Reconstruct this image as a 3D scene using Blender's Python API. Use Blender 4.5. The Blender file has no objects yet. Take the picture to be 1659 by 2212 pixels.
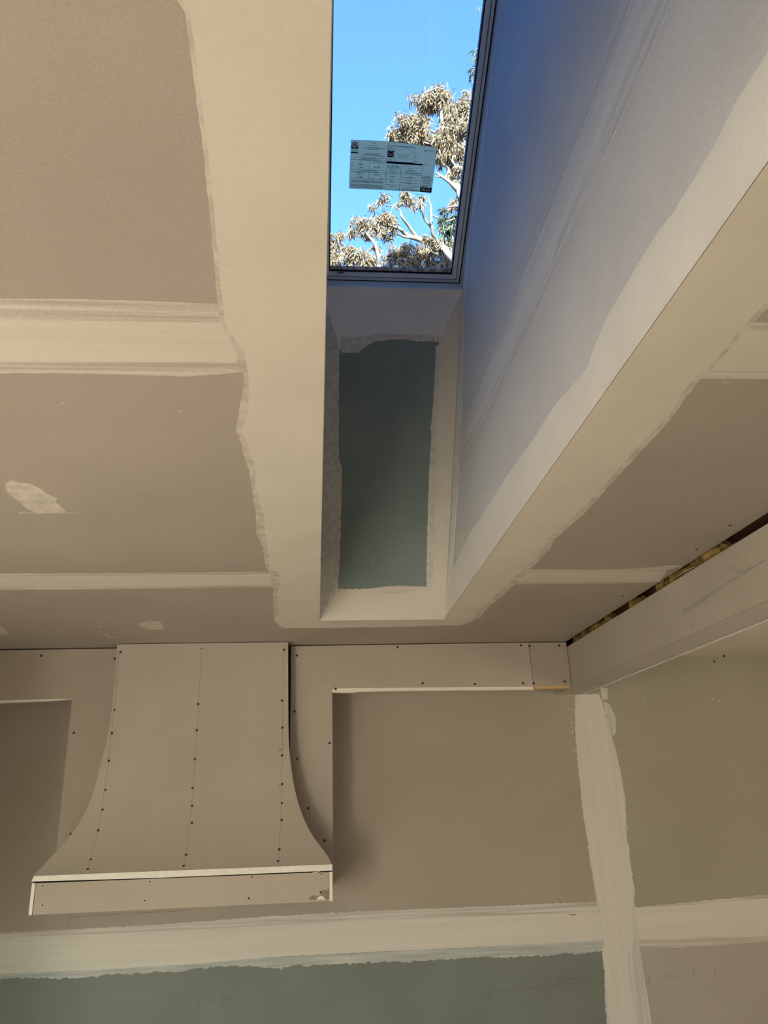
import bpy, bmesh, math, random
from mathutils import Vector, Matrix
from mathutils.geometry import tessellate_polygon

# ------------------------------------------------------------------ camera, sky, sun, exposure
sc = bpy.context.scene
COL = sc.collection
EYE = 1.784                                   # eye height above the floor; coordinates below are relative to the eye level
FPX, IW, IH = 1700.0, 1659.0, 2212.0
PITCH, YAW, ROLL = (math.radians(a) for a in (20.04, 5.25, -1.745))
_fwd = Vector((math.sin(YAW)*math.cos(PITCH), math.cos(YAW)*math.cos(PITCH), math.sin(PITCH)))
_rt0 = Vector((math.cos(YAW), -math.sin(YAW), 0))
_up0 = _rt0.cross(_fwd)
_rt = math.cos(ROLL)*_rt0 + math.sin(ROLL)*_up0
_up = -math.sin(ROLL)*_rt0 + math.cos(ROLL)*_up0
cd = bpy.data.cameras.new('camera')
cam = bpy.data.objects.new('camera', cd); COL.objects.link(cam)
cd.sensor_fit = 'VERTICAL'; cd.sensor_height = 24.0; cd.lens = FPX/IH*24.0
cd.clip_start = 0.02; cd.clip_end = 300
M = Matrix((( _rt.x, _up.x, -_fwd.x, 0), (_rt.y, _up.y, -_fwd.y, 0), (_rt.z, _up.z, -_fwd.z, EYE), (0, 0, 0, 1)))
cam.matrix_world = M
sc.camera = cam

vs = sc.view_settings
vs.view_transform = 'Standard'; vs.look = 'None'; vs.gamma = 1.0; vs.use_curve_mapping = False
vs.exposure = 0.0

SUN_EL = math.radians(17)
world = bpy.data.worlds.new('sky'); sc.world = world; world.use_nodes = True
nt = world.node_tree; nt.nodes.clear()
wo = nt.nodes.new('ShaderNodeOutputWorld'); bg = nt.nodes.new('ShaderNodeBackground')
sky = nt.nodes.new('ShaderNodeTexSky'); sky.sky_type = 'NISHITA'; sky.sun_disc = False
sky.sun_elevation = SUN_EL; sky.sun_rotation = math.radians(180); sky.air_density = 1.0; sky.dust_density = 2.0; sky.ozone_density = 1.0
tint = nt.nodes.new('ShaderNodeMix'); tint.data_type = 'RGBA'; tint.blend_type = 'MULTIPLY'; tint.inputs[0].default_value = 1
tint.inputs[7].default_value = (0.70, 1.12, 1.85, 1)
nt.links.new(sky.outputs[0], tint.inputs[6]); nt.links.new(tint.outputs[2], bg.inputs[0])
bg.inputs[1].default_value = 0.54
nt.links.new(bg.outputs[0], wo.inputs[0])

sd = bpy.data.lights.new('sun', 'SUN'); sd.energy = 64.0; sd.angle = math.radians(0.6); sd.color = (1.0, 0.95, 0.88)
sun = bpy.data.objects.new('sun', sd); COL.objects.link(sun)
sun.rotation_euler = Vector((0.03, math.cos(SUN_EL), -math.sin(SUN_EL))).to_track_quat('-Z', 'Y').to_euler()
sun.location = (0, -8, 8)

def area(name, loc, rot, sx, sy, power, color):
    l = bpy.data.lights.new(name, 'AREA'); l.shape = 'RECTANGLE'; l.size = sx; l.size_y = sy; l.energy = power; l.color = color
    o = bpy.data.objects.new(name, l); COL.objects.link(o); o.location = loc; o.rotation_euler = rot
    return o
WARM = (1.0, 0.87, 0.67)
# daylight entering by the glazed doors in the wall behind
area('door_daylight_1', (-3.0, -4.12, 1.05), (math.radians(90), 0, 0), 0.7, 1.95, 112, WARM)
area('window_daylight', (4.36, 1.6, 1.40), (math.radians(90), 0, math.radians(90)), 1.15, 1.1, 38, WARM)

# ------------------------------------------------------------------ helpers
def ray(px, py):
    return _rt*((px-IW/2)/FPX) - _up*((py-IH/2)/FPX) + _fwd
def on(px, py, ax, v):                        # the point of a real plane (axis = value) that shows at a place of the photograph
    d = ray(px, py); return d*(v/d[ax])
def onp(px, py, p0, n):
    d = ray(px, py); return d*(p0.dot(n)/d.dot(n))
rng = random.Random(7)

def link(o, parent=None):
    COL.objects.link(o)
    if parent: o.parent = parent
    return o
def origin(parent):
    v = Vector((0, 0, 0))
    while parent is not None:
        v += parent.location; parent = parent.parent
    return v
def mesh_obj(name, verts, faces, mat, parent=None, smooth=None):
    o0 = origin(parent); me = bpy.data.meshes.new(name)
    me.from_pydata([(v[0]-o0.x, v[1]-o0.y, v[2]+EYE-o0.z) for v in verts], [], faces)
    me.materials.append(mat); me.update()
    o = link(bpy.data.objects.new(name, me), parent)
    if smooth is not None:
        for p in me.polygons: p.use_smooth = True
        me.set_sharp_from_angle(angle=math.radians(smooth))
    return o
def tag(o, label=None, cat=None, group=None, kind=None):
    if label: o['label'] = label
    if cat: o['category'] = cat
    if group: o['group'] = group
    if kind: o['kind'] = kind
    return o
def empty(name, loc):
    o = bpy.data.objects.new(name, None); COL.objects.link(o); o.empty_display_size = 0.1
    o.location = (loc[0], loc[1], loc[2]+EYE); return o
def thing(name, label, cat, loc, group=None):
    return tag(empty(name, loc), label, cat, group)
def structure(name, label, loc=(0, 0, 0)):
    return tag(empty(name, loc), label, 'structure', kind='structure')

def box_data(x0, x1, y0, y1, z0, z1):
    v = [(x, y, z) for z in (z0, z1) for y in (y0, y1) for x in (x0, x1)]
    f = [(0, 2, 3, 1), (4, 5, 7, 6), (0, 1, 5, 4), (2, 6, 7, 3), (0, 4, 6, 2), (1, 3, 7, 5)]
    return v, f
def box(name, x0, x1, y0, y1, z0, z1, mat, parent=None):
    v, f = box_data(x0, x1, y0, y1, z0, z1)
    return mesh_obj(name, v, f, mat, parent)
def boxes(name, lst, mat, parent=None):
    V, F = [], []
    for b in lst:
        v, f = box_data(*b); n = len(V); V += v; F += [tuple(i+n for i in q) for q in f]
    return mesh_obj(name, V, F, mat, parent)
def slab_data(pts, n, t0, t1):
    """Polygon pts (3D, in a plane of normal n) made into a plate from t0 to t1 along n."""
    n = Vector(n).normalized(); pts = [Vector(p) for p in pts]
    a = Vector((0, 0, 0))
    for i in range(len(pts)): a += pts[i].cross(pts[(i+1) % len(pts)])
    if a.dot(n) < 0: pts.reverse()
    k = len(pts)
    V = [p+n*t1 for p in pts]+[p+n*t0 for p in pts]
    tris = tessellate_polygon([pts])
    F = []
    for t in tris:
        q = (pts[t[1]]-pts[t[0]]).cross(pts[t[2]]-pts[t[0]])
        if q.dot(n) < 0: t = (t[0], t[2], t[1])
        F.append(tuple(t)); F.append((t[2]+k, t[1]+k, t[0]+k))
    for i in range(k):
        j = (i+1) % k; F.append((i, i+k, j+k, j))
    return V, F
def slab(name, pts, n, t0, t1, mat, parent=None):
    V, F = slab_data(pts, n, t0, t1)
    return mesh_obj(name, V, F, mat, parent)
def rough(pts, step=0.012, amp=0.002, seed=1, keep=()):
    """Densify a closed outline and fray it the way a trowel leaves it."""
    r = random.Random(seed); out = []; pts = [Vector(p) for p in pts]
    for i, a in enumerate(pts):
        b = pts[(i+1) % len(pts)]; L = (b-a).length; d = b-a
        if L < 1e-6: continue
        k = max(1, int(L/step))
        out.append(a)
        if i in keep: continue
        nrm = None
        for s in range(1, k):
            q = a+d*(s/k)
            off = Vector((r.uniform(-1, 1), r.uniform(-1, 1), r.uniform(-1, 1)))
            off -= d*(off.dot(d)/d.length_squared)
            w = amp*(1 if r.random() < .8 else 2.0)*min(1, max(.25, q.y/3.2))
            out.append(q+off*w)
    return out
class Plane:
    def __init__(s, p0, n): s.p0 = Vector(p0); s.n = Vector(n).normalized()
    def at(s, px, py): return onp(px, py, s.p0, s.n)
    def poly(s, lst): return [s.at(*q) for q in lst]
def flat(p, n, pts):                          # bring frayed points back into their plane
    return [q-n*((q-p).dot(n)) for q in pts]
def mud(name, plane, px, mat, parent, t=0.0008, amp=0.002, seed=1, step=0.012, keep=(), xl=None, xr=None):
    base = plane.poly(px)
    for q, p in zip(px, base):                # a coat that runs on past the picture ends where its board ends
        if xl is not None and q[0] <= -60: p.x = xl
        if xr is not None and q[0] >= 1740: p.x = xr
    pts = flat(plane.p0, plane.n, rough(base, step, amp, seed, keep))
    return slab(name, pts, plane.n, 0.0, t, mat, parent)
def ribbon_data(pts, n, w, t):
    V, F = [], []
    for i, p in enumerate(pts):
        a = pts[max(i-1, 0)]; b = pts[min(i+1, len(pts)-1)]
        s = (b-a).cross(n).normalized()*(w/2)
        V += [p-s+n*t, p+s+n*t]
        if i: k = 2*i; F.append((k-2, k-1, k+1, k))
    return V, F
def strokes(name, plane, lines, mat, parent, w=0.0016, t=0.0011):
    V, F = [], []
    for l in lines:
        v, f = ribbon_data(plane.poly(l), plane.n, w, t); k = len(V)
        V += v; F += [tuple(i+k for i in q) for q in f]
    return mesh_obj(name, V, F, mat, parent)
def tube_data(pts, rad, sides=6):
    V, F = [], []
    for i, p in enumerate(pts):
        d = (pts[min(i+1, len(pts)-1)]-pts[max(i-1, 0)]).normalized()
        a = d.orthogonal().normalized() if abs(d.z) > .9 else d.cross(Vector((0, 0, 1))).normalized()
        b = d.cross(a)
        for k in range(sides):
            an = 2*math.pi*k/sides; V.append(p+(a*math.cos(an)+b*math.sin(an))*rad[i])
        if i:
            for k in range(sides):
                q = (i-1)*sides; j = (k+1) % sides
                F.append((q+k, q+j, q+sides+j, q+sides+k))
    return V, F
def merge(parts):
    V, F = [], []
    for v, f in parts:
        k = len(V); V += list(v); F += [tuple(i+k for i in q) for q in f]
    return V, F

# ------------------------------------------------------------------ materials
def new_mat(name, rough_=0.9):
    m = bpy.data.materials.new(name); m.use_nodes = True
    b = m.node_tree.nodes['Principled BSDF']; b.inputs['Roughness'].default_value = rough_
    b.inputs['Specular IOR Level'].default_value = 0.25
    return m, m.node_tree, b
def c4(c): return (c[0], c[1], c[2], 1)
def noise_mat(name, c1, c2, scale=(6, 6, 6), detail=4, lo=.35, hi=.65, rough_=.92, fine=None, bump=0.0, spec=.2):
    """Two tones mixed by a (possibly stretched) noise, with a fine grain."""
    m, t, b = new_mat(name, rough_); b.inputs['Specular IOR Level'].default_value = spec
    tc = t.nodes.new('ShaderNodeTexCoord'); mp = t.nodes.new('ShaderNodeMapping'); mp.inputs['Scale'].default_value = scale
    nz = t.nodes.new('ShaderNodeTexNoise'); nz.inputs['Scale'].default_value = 1.0; nz.inputs['Detail'].default_value = detail
    cr = t.nodes.new('ShaderNodeValToRGB'); cr.color_ramp.elements[0].position = lo; cr.color_ramp.elements[1].position = hi
    cr.color_ramp.elements[0].color = c4(c1); cr.color_ramp.elements[1].color = c4(c2)
    t.links.new(tc.outputs['Object'], mp.inputs[0]); t.links.new(mp.outputs[0], nz.inputs['Vector']); t.links.new(nz.outputs['Fac'], cr.inputs[0])
    out = cr.outputs[0]
    if fine:
        n2 = t.nodes.new('ShaderNodeTexNoise'); n2.inputs['Scale'].default_value = fine[0]; n2.inputs['Detail'].default_value = 2
        t.links.new(tc.outputs['Object'], n2.inputs['Vector'])
        mr = t.nodes.new('ShaderNodeMapRange'); mr.inputs[1].default_value = .3; mr.inputs[2].default_value = .7
        mr.inputs[3].default_value = 1-fine[1]; mr.inputs[4].default_value = 1+fine[1]
        t.links.new(n2.outputs['Fac'], mr.inputs[0])
        mx = t.nodes.new('ShaderNodeMix'); mx.data_type = 'RGBA'; mx.blend_type = 'MULTIPLY'; mx.inputs[0].default_value = 1
        t.links.new(out, mx.inputs[6]); t.links.new(mr.outputs[0], mx.inputs[7]); out = mx.outputs[2]
    t.links.new(out, b.inputs['Base Color'])
    if bump:
        bp = t.nodes.new('ShaderNodeBump'); bp.inputs['Strength'].default_value = bump; bp.inputs['Distance'].default_value = .002
        t.links.new(nz.outputs['Fac'], bp.inputs['Height']); t.links.new(bp.outputs[0], b.inputs['Normal'])
    return m
def plain(name, c, rough_=.8, metal=0.0):
    m, t, b = new_mat(name, rough_); b.inputs['Base Color'].default_value = c4(c); b.inputs['Metallic'].default_value = metal
    return m
def k(c, f): return tuple(x*f for x in c)

PAPER = (.43, .385, .34)
MUD = (.70, .66, .585)
MAT = {}
MAT['paper'] = noise_mat('drywall_paper', k(PAPER, .96), k(PAPER, 1.04), (2.2, 2.2, 2.2), 4, fine=(240, .06))
MAT['paper_wall'] = noise_mat('drywall_paper_wall', (.40, .345, .285), (.43, .375, .315), (2.2, 2.2, 2.2), 4, fine=(240, .06))
MAT['paper_olive'] = noise_mat('drywall_paper_olive', (.37, .345, .275), (.40, .375, .30), (1.6, 1.6, 1.6), 4, fine=(240, .06))
MAT['paper_lower'] = noise_mat('drywall_paper_lower', (.43, .39, .34), (.46, .42, .37), (2, 2, 2), 4, fine=(240, .06))
MAT['paper_hood'] = noise_mat('drywall_paper_hood', (.44, .39, .33), (.48, .42, .36), (2.5, 2.5, 2.5), 4, fine=(240, .05))
MAT['paper_beam'] = noise_mat('drywall_paper_beam', (.46, .43, .38), (.50, .47, .42), (3, 3, 3), 4, fine=(240, .05))
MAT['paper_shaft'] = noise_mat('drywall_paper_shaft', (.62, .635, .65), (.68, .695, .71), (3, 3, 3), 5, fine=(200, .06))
MAT['green'] = noise_mat('green_drywall_paper', (.205, .225, .20), (.23, .25, .225), (3, 3, 3), 4, fine=(220, .08))
MAT['green_dark'] = noise_mat('green_drywall_shaft', (.21, .265, .265), (.245, .30, .295), (3, 3, 3), 5, fine=(220, .10))
MAT['mud'] = noise_mat('joint_compound', k(MUD, .96), k(MUD, 1.03), (4, 4, 4), 4, fine=(120, .02), spec=.15)
MAT['mud_x'] = noise_mat('joint_compound_streaked_along', k(MUD, .97), k(MUD, 1.03), (.8, 38, 38), 3, fine=(120, .02), spec=.15)
MAT['mud_z'] = noise_mat('joint_compound_streaked_upright', k(MUD, .965), k(MUD, 1.025), (22, 22, .6), 3, fine=(120, .02), spec=.15)
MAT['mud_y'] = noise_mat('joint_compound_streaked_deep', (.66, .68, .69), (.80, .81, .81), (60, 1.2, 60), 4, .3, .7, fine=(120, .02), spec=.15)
MAT['mud_pale'] = noise_mat('joint_compound_pale', (.80, .79, .76), (.85, .84, .81), (4, 4, 4), 4, fine=(120, .02), spec=.15)
MAT['smear_x'] = noise_mat('compound_smear_along', (.50, .455, .40), (.70, .665, .605), (1.6, 60, 60), 5, .36, .62, fine=(150, .06))
MAT['smear_z'] = noise_mat('compound_smear_upright', (.56, .55, .51), (.68, .67, .63), (60, 60, 1.6), 5, .36, .62, fine=(150, .06))
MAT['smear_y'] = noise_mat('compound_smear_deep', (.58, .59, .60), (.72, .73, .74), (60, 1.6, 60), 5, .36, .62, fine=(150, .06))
MAT['smear'] = noise_mat('compound_smear', (.53, .49, .43), (.68, .64, .57), (25, 25, 25), 5, .36, .62, fine=(150, .06))
MAT['smear_green'] = noise_mat('compound_smear_on_green', (.36, .38, .36), (.62, .62, .58), (3, 60, 60), 5, .3, .7, fine=(150, .08))
MAT['thin_green'] = noise_mat('thin_compound_on_green', (.245, .295, .295), (.29, .335, .33), (90, 90, 90), 4)
MAT['gypsum'] = noise_mat('gypsum_core', (.80, .77, .70), (.86, .83, .77), (40, 40, 40), 4, fine=(200, .03))
MAT['screw'] = plain('dark_screw', (.035, .03, .028), .6)
MAT['rust'] = plain('rusty_screw', (.14, .06, .035), .7)
MAT['pencil'] = plain('pencil', (.13, .12, .11), .9)
MAT['pencil_faint'] = plain('pencil_faint', (.225, .205, .175), .9)
MAT['dark'] = plain('dark_gap', (.02, .016, .014), .95)
MAT['wood'] = noise_mat('pine_timber', (.45, .30, .15), (.62, .44, .24), (3, 60, 60), 4, fine=(100, .05))
MAT['wood_dark'] = noise_mat('dark_framing_timber', (.06, .03, .02), (.12, .06, .04), (40, 3, 40), 4)
MAT['insul'] = noise_mat('fibreglass_yellow', (.13, .08, .02), (.36, .27, .09), (28, 28, 28), 6, .3, .7, bump=1.0)
MAT['stain'] = noise_mat('torn_paper_brown', (.24, .20, .15), (.29, .25, .19), (40, 40, 40), 4)
MAT['scuff'] = noise_mat('grey_scuff', (.34, .33, .30), (.44, .42, .38), (30, 6, 30), 5)
MAT['frame_white'] = plain('white_window_lacquer', (.86, .88, .88), .35)
MAT['frame_cream'] = plain('cream_window_frame', (.82, .83, .78), .45)
MAT['gasket'] = plain('black_gasket', (.012, .014, .018), .5)
MAT['dust'] = noise_mat('dusty_ledge', (.35, .34, .31), (.85, .84, .80), (70, 70, 70), 4, .4, .6)

MAT['ink'] = plain('printing_ink', (.012, .016, .04), .6)
MAT['ink_grey'] = plain('printing_ink_grey', (.12, .16, .18), .6)
MAT['floor'] = noise_mat('plywood_subfloor', (.50, .42, .325), (.62, .525, .415), (2, 14, 14), 5, fine=(60, .05))
MAT['osb'] = noise_mat('strand_board', (.22, .16, .10), (.34, .26, .17), (18, 18, 18), 5, fine=(60, .1))
MAT['bark'] = noise_mat('pale_eucalyptus_bark', (.068, .056, .047), (.132, .122, .112), (6, 6, 2), 5)
MAT['roof'] = plain('roof_shingle', (.12, .11, .10), .9)
MAT['ground'] = noise_mat('dry_ground', (.14, .12, .075), (.20, .17, .10), (1, 1, 1), 4)
def leaf_mat(name, cols, transl=.25):
    m, t, b = new_mat(name, .5)
    tc = t.nodes.new('ShaderNodeTexCoord'); nz = t.nodes.new('ShaderNodeTexWhiteNoise'); nz.noise_dimensions = '1D'
    at = t.nodes.new('ShaderNodeAttribute'); at.attribute_name = 'tone'
    cr = t.nodes.new('ShaderNodeValToRGB'); cr.color_ramp.interpolation = 'LINEAR'
    els = cr.color_ramp.elements
    while len(els) < len(cols): els.new(.5)
    for i, c in enumerate(cols): els[i].position = i/(len(cols)-1); els[i].color = c4(c)
    t.links.new(at.outputs['Fac'], cr.inputs[0]); t.links.new(cr.outputs[0], b.inputs['Base Color'])
    return m
MAT['leaf'] = leaf_mat('eucalyptus_leaf', [(.022, .023, .011), (.046, .040, .022), (.092, .070, .040), (.118, .086, .056), (.13, .084, .062)])
MAT['leaf_dark'] = leaf_mat('eucalyptus_leaf_dark', [(.006, .012, .007), (.012, .020, .011), (.028, .034, .018), (.060, .058, .035)])
def glass_mat(name, tint, refl=.06):
    m = bpy.data.materials.new(name); m.use_nodes = True; t = m.node_tree; t.nodes.clear()
    o = t.nodes.new('ShaderNodeOutputMaterial'); tr = t.nodes.new('ShaderNodeBsdfTransparent'); tr.inputs[0].default_value = c4(tint)
    gl = t.nodes.new('ShaderNodeBsdfGlossy'); gl.inputs['Roughness'].default_value = .02
    mx = t.nodes.new('ShaderNodeMixShader'); fr = t.nodes.new('ShaderNodeFresnel'); fr.inputs[0].default_value = 1.45
    t.links.new(fr.outputs[0], mx.inputs[0]); t.links.new(tr.outputs[0], mx.inputs[1]); t.links.new(gl.outputs[0], mx.inputs[2])
    t.links.new(mx.outputs[0], o.inputs[0]); return m
def film_mat(name, c, through):
    """Thin printed film: it lets some of the daylight behind it through."""
    m, t, b = new_mat(name, .6); b.inputs['Base Color'].default_value = c4(c)
    tr = t.nodes.new('ShaderNodeBsdfTranslucent'); tr.inputs[0].default_value = c4(c); mx = t.nodes.new('ShaderNodeMixShader'); mx.inputs[0].default_value = through
    t.links.new(b.outputs[0], mx.inputs[1]); t.links.new(tr.outputs[0], mx.inputs[2]); t.links.new(mx.outputs[0], t.nodes['Material Output'].inputs[0])
    return m
MAT['label'] = film_mat('label_film', (.98, .90, .66), .86)
MAT['label_white'] = plain('white_printing_ink', (.93, .94, .94), .6)
MAT['glass'] = glass_mat('skylight_glass', (.93, .97, .98))

# ------------------------------------------------------------------ main dimensions (metres, relative to eye level; y runs towards the hood wall)
HC = .766                 # ceiling
YW = 4.40                 # hood wall
YB = 4.10                 # face of the bulkhead boards
BX0, BX1 = 1.338, 1.500   # beam
BZ0, BZ1 = .522, .737
SX0, SX1 = .0154, .586    # light shaft
YE = 3.518                # far edge of the shaft in the ceiling
YN = .35                  # near edge
TOPY, TOPZ = 2.652, 1.920 # top of the leaning far wall of the shaft
GA = Vector((SX1, 2.675, 1.978))           # lower corner of the skylight
GS = Vector((0, -.8874, .4610)); GN = Vector((0, .4610, .8874))
GL = 2.45
XL, XR, YR = -4.6, 4.4, -4.2
FLOOR = -EYE
SEAM_A, SEAM_B = 2.80, 1.22

P_CEIL = Plane((0, 0, HC), (0, 0, -1))
P_WALL = Plane((0, YW, 0), (0, -1, 0))
P_BULK = Plane((0, YB, 0), (0, -1, 0))
_e = Vector((0, TOPY-YE, TOPZ-HC)).normalized()
P_END = Plane((0, YE, HC), Vector((0, -_e.z, _e.y)))
P_SIDE = Plane((SX1, 0, 0), (-1, 0, 0))
P_BEAM = Plane((BX0, 0, 0), (-1, 0, 0))
P_GLASS = Plane(GA+GN*.028, -GN)

# ------------------------------------------------------------------ structure: floor, outer walls, roof
fl = structure('floor', 'plywood subfloor of the unfinished kitchen')
for i in range(4):
    for j in range(7):
        x0 = XL+i*2.25; y0 = YR+j*1.23
        box('plywood_sheet', x0, min(x0+2.247, XR), y0, min(y0+1.227, YW), FLOOR-.02, FLOOR, MAT['floor'], fl)
wl = tag(box('wall_left', XL-.12, XL, YR-.12, YW+.12, FLOOR, 4.2, MAT['osb']), 'bare strand board wall on the side away from the beam', 'wall', kind='structure')
WY0, WY1, WZ0, WZ1 = .95, 2.25, FLOOR+.8, FLOOR+2.0
wr = tag(boxes('wall_right', [(XR, XR+.12, YR-.12, WY0, FLOOR, 4.2), (XR, XR+.12, WY1, YW+.12, FLOOR, 4.2), (XR, XR+.12, WY0, WY1, FLOOR, WZ0), (XR, XR+.12, WY0, WY1, WZ1, 4.2)], MAT['osb']), 'bare strand board wall with a window beyond the boxed beam', 'wall', kind='structure')
w2 = tag(empty('window_2', (XR+.06, (WY0+WY1)/2, WZ0)), 'white framed window in the wall beyond the beam', 'window', kind='structure')
boxes('window_frame', [(XR+.03, XR+.09, WY0, WY0+.04, WZ0, WZ1), (XR+.03, XR+.09, WY1-.04, WY1, WZ0, WZ1), (XR+.03, XR+.09, WY0+.04, WY1-.04, WZ0, WZ0+.04), (XR+.03, XR+.09, WY0+.04, WY1-.04, WZ1-.04, WZ1)], MAT['frame_white'], w2)
box('pane', XR+.055, XR+.06, WY0+.04, WY1-.04, WZ0+.04, WZ1-.04, MAT['glass'], w2)
tag(box('wall_niche_shade', -1.90, -1.76, 1.90, YW, FLOOR, HC, MAT['paper_wall']), 'unseen drywall side wall added to shade the cabinet niche', 'wall', kind='structure')  # out-of-view wall, added and sized to keep light off the niche
D1, DH = (-3.7, -1.15), FLOOR+2.08
wb = tag(boxes('wall_rear', [(XL, D1[0], YR-.12, YR, FLOOR, 2.3), (D1[1], XR, YR-.12, YR, FLOOR, 2.3),
        (D1[0], D1[1], YR-.12, YR, DH, 2.3)], MAT['osb']), 'bare strand board with wide glazed doors facing the hood wall', 'wall', kind='structure')
for i, (a, b, n_) in enumerate((D1+(3,),)):
    d = tag(empty('door_%d' % (i+1), ((a+b)/2, YR-.06, FLOOR)), 'white framed glazed door in the wall facing the hood', 'door', kind='structure')
    boxes('door_frame', [(a, a+.04, YR-.10, YR-.02, FLOOR, DH), (b-.04, b, YR-.10, YR-.02, FLOOR, DH), (a+.04, b-.04, YR-.10, YR-.02, DH-.04, DH), (a+.04, b-.04, YR-.10, YR-.02, FLOOR, FLOOR+.03)], MAT['frame_white'], d)
    w_ = (b-a-.08)/n_
    for q in range(n_):
        p0 = a+.04+q*w_
        if q: box('stile', p0-.02, p0+.02, YR-.09, YR-.03, FLOOR+.03, DH-.04, MAT['frame_white'], d)
        box('pane', p0+(.02 if q else 0), p0+w_-(.02 if q < n_-1 else 0), YR-.065, YR-.06, FLOOR+.03, DH-.04, MAT['glass'], d)
# roof: two slopes, with an opening for the skylight
def roof_pt(x, s, t): return Vector((x, 0, 0))+Vector((0, GA.y, GA.z))+GS*s+GN*t
RS0, RS1 = -3.0, 4.1
parts = []
for x0, x1, s0, s1 in ((XL-.3, SX0-.0, RS0, RS1), (SX1, XR+.3, RS0, RS1), (SX0, SX1, RS0, -.002), (SX0, SX1, GL+.002, RS1)):
    parts.append(slab_data([roof_pt(x0, s0, 0), roof_pt(x1, s0, 0), roof_pt(x1, s1, 0), roof_pt(x0, s1, 0)], GN, .0, .03))
rg = roof_pt(0, RS1, 0)
n2 = Vector((0, -.4610, .8874)); d2 = Vector((0, -.8874, -.4610))
parts.append(slab_data([Vector((XL-.3, rg.y, rg.z)), Vector((XR+.3, rg.y, rg.z)), Vector((XR+.3, rg.y, rg.z))+d2*4.2, Vector((XL-.3, rg.y, rg.z))+d2*4.2], n2, .0, .03))
V, F = merge(parts)
tag(mesh_obj('roof', V, F, MAT['roof']), 'dark shingle roof around the skylight', 'roof', kind='structure')

# ------------------------------------------------------------------ ceiling
ce = structure('ceiling', 'grey drywall ceiling with cream taped seams around the light shaft')
CE = BX0-.002
def csheet(x0, x1, y0, y1): box('drywall_sheet', x0, x1, y0, y1, HC, HC+.013, MAT['paper'], ce)
g = .0015
slab('drywall_sheet', [(XL, SEAM_A+g, HC), (SX0, SEAM_A+g, HC), (SX0, YE, HC), (SX1, YE, HC), (SX1, SEAM_A+g, HC), (CE, SEAM_A+g, HC), (CE, YW, HC), (XL, YW, HC)], (0, 0, 1), 0, .013, MAT['paper'], ce)
csheet(XL, SX0, SEAM_B+g, SEAM_A-g); csheet(SX1, CE, SEAM_B+g, SEAM_A-g)
slab('drywall_sheet', [(XL, -.35, HC), (XL, SEAM_B-g, HC), (SX0, SEAM_B-g, HC), (SX0, YN, HC), (SX1, YN, HC), (SX1, SEAM_B-g, HC), (CE, SEAM_B-g, HC), (CE, -.35, HC)], (0, 0, 1), 0, .013, MAT['paper'], ce)
csheet(XL, CE, -1.95, -.353); csheet(XL, CE, -3.2, -1.953); csheet(XL, CE, YR, -3.203)
HR = .730                 # the ceiling beyond the beam hangs slightly lower
for y0, y1 in ((SEAM_A, YW), (SEAM_B, SEAM_A), (-.35, SEAM_B), (-1.95, -.35), (YR, -1.95)):
    box('drywall_sheet', BX1-.02, XR, y0+g, y1-g, HR, HR+.013, MAT['paper_olive'], ce)
P_CEILR = Plane((0, 0, HR), (0, 0, -1))
slab('joint_compound', flat(P_CEILR.p0, P_CEILR.n, rough([(BX1-.01, YW, HR), (XR, YW, HR), (XR, 3.0, HR), (BX1-.01, 3.0, HR)], .03, .003, 3, keep=(0, 1, 3))), (0, 0, -1), 0, .0008, MAT['mud'], ce)
# ceiling seams: smear, then the cream coat
mud('compound_smear', P_CEIL, [(-60, 643), (0, 645), (150, 646), (300, 650), (480, 657), (492, 700), (0, 700), (-60, 700)], MAT['smear_x'], ce, .0005, .0018, 11, xl=-1.755)
mud('compound_smear', P_CEIL, [(-60, 775), (530, 775), (530, 803), (517, 804), (412, 813), (300, 810), (272, 809), (100, 806), (0, 806), (-60, 806)], MAT['smear_x'], ce, .0005, .0022, 12, xl=-1.755)
mud('joint_compound', P_CEIL, [(-60, 692), (0, 692), (250, 694), (520, 697), (540, 782), (250, 781.5), (0, 781), (-60, 781)], MAT['mud_x'], ce, .0010, .0006, 13, xl=-1.755)
mud('compound_smear', P_CEIL, [(-60, 1239), (0, 1239.5), (200, 1238.5), (400, 1237), (600, 1235), (605, 1268), (400, 1271), (200, 1273), (0, 1274), (-60, 1274)], MAT['smear_x'], ce, .0005, .0015, 14, xl=-1.755)
mud('joint_compound', P_CEIL, [(-60, 1245.5), (0, 1245.5), (300, 1243.5), (600, 1240), (605, 1262.5), (300, 1265.5), (0, 1267), (-60, 1267)], MAT['mud_x'], ce, .0010, .0008, 15, xl=-1.755)
mud('compound_smear', P_CEIL, [(1120, 1231), (1180, 1230), (1290, 1231), (1370, 1228.5), (1440, 1222.5), (1468, 1221), (1472, 1224), (1440, 1231), (1425, 1258), (1330, 1260), (1200, 1260.5), (1100, 1261.5)], MAT['smear_x'], ce, .0005, .0012, 16)
mud('joint_compound', P_CEIL, [(1120, 1234.5), (1300, 1234.5), (1440, 1233.5), (1425, 1254.5), (1300, 1256), (1100, 1257.5)], MAT['mud_x'], ce, .0010, .0006, 17)
mud('compound_smear', P_CEIL, [(1520, 690), (1700, 700), (1760, 705), (1760, 822), (1659, 819), (1510, 818)], MAT['smear_x'], ce, .0005, .0015, 18, xr=CE)
mud('joint_compound', P_CEIL, [(1500, 712), (1760, 716), (1760, 804), (1659, 802), (1520, 799)], MAT['mud_x'], ce, .0010, .0008, 19, xr=CE)
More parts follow.
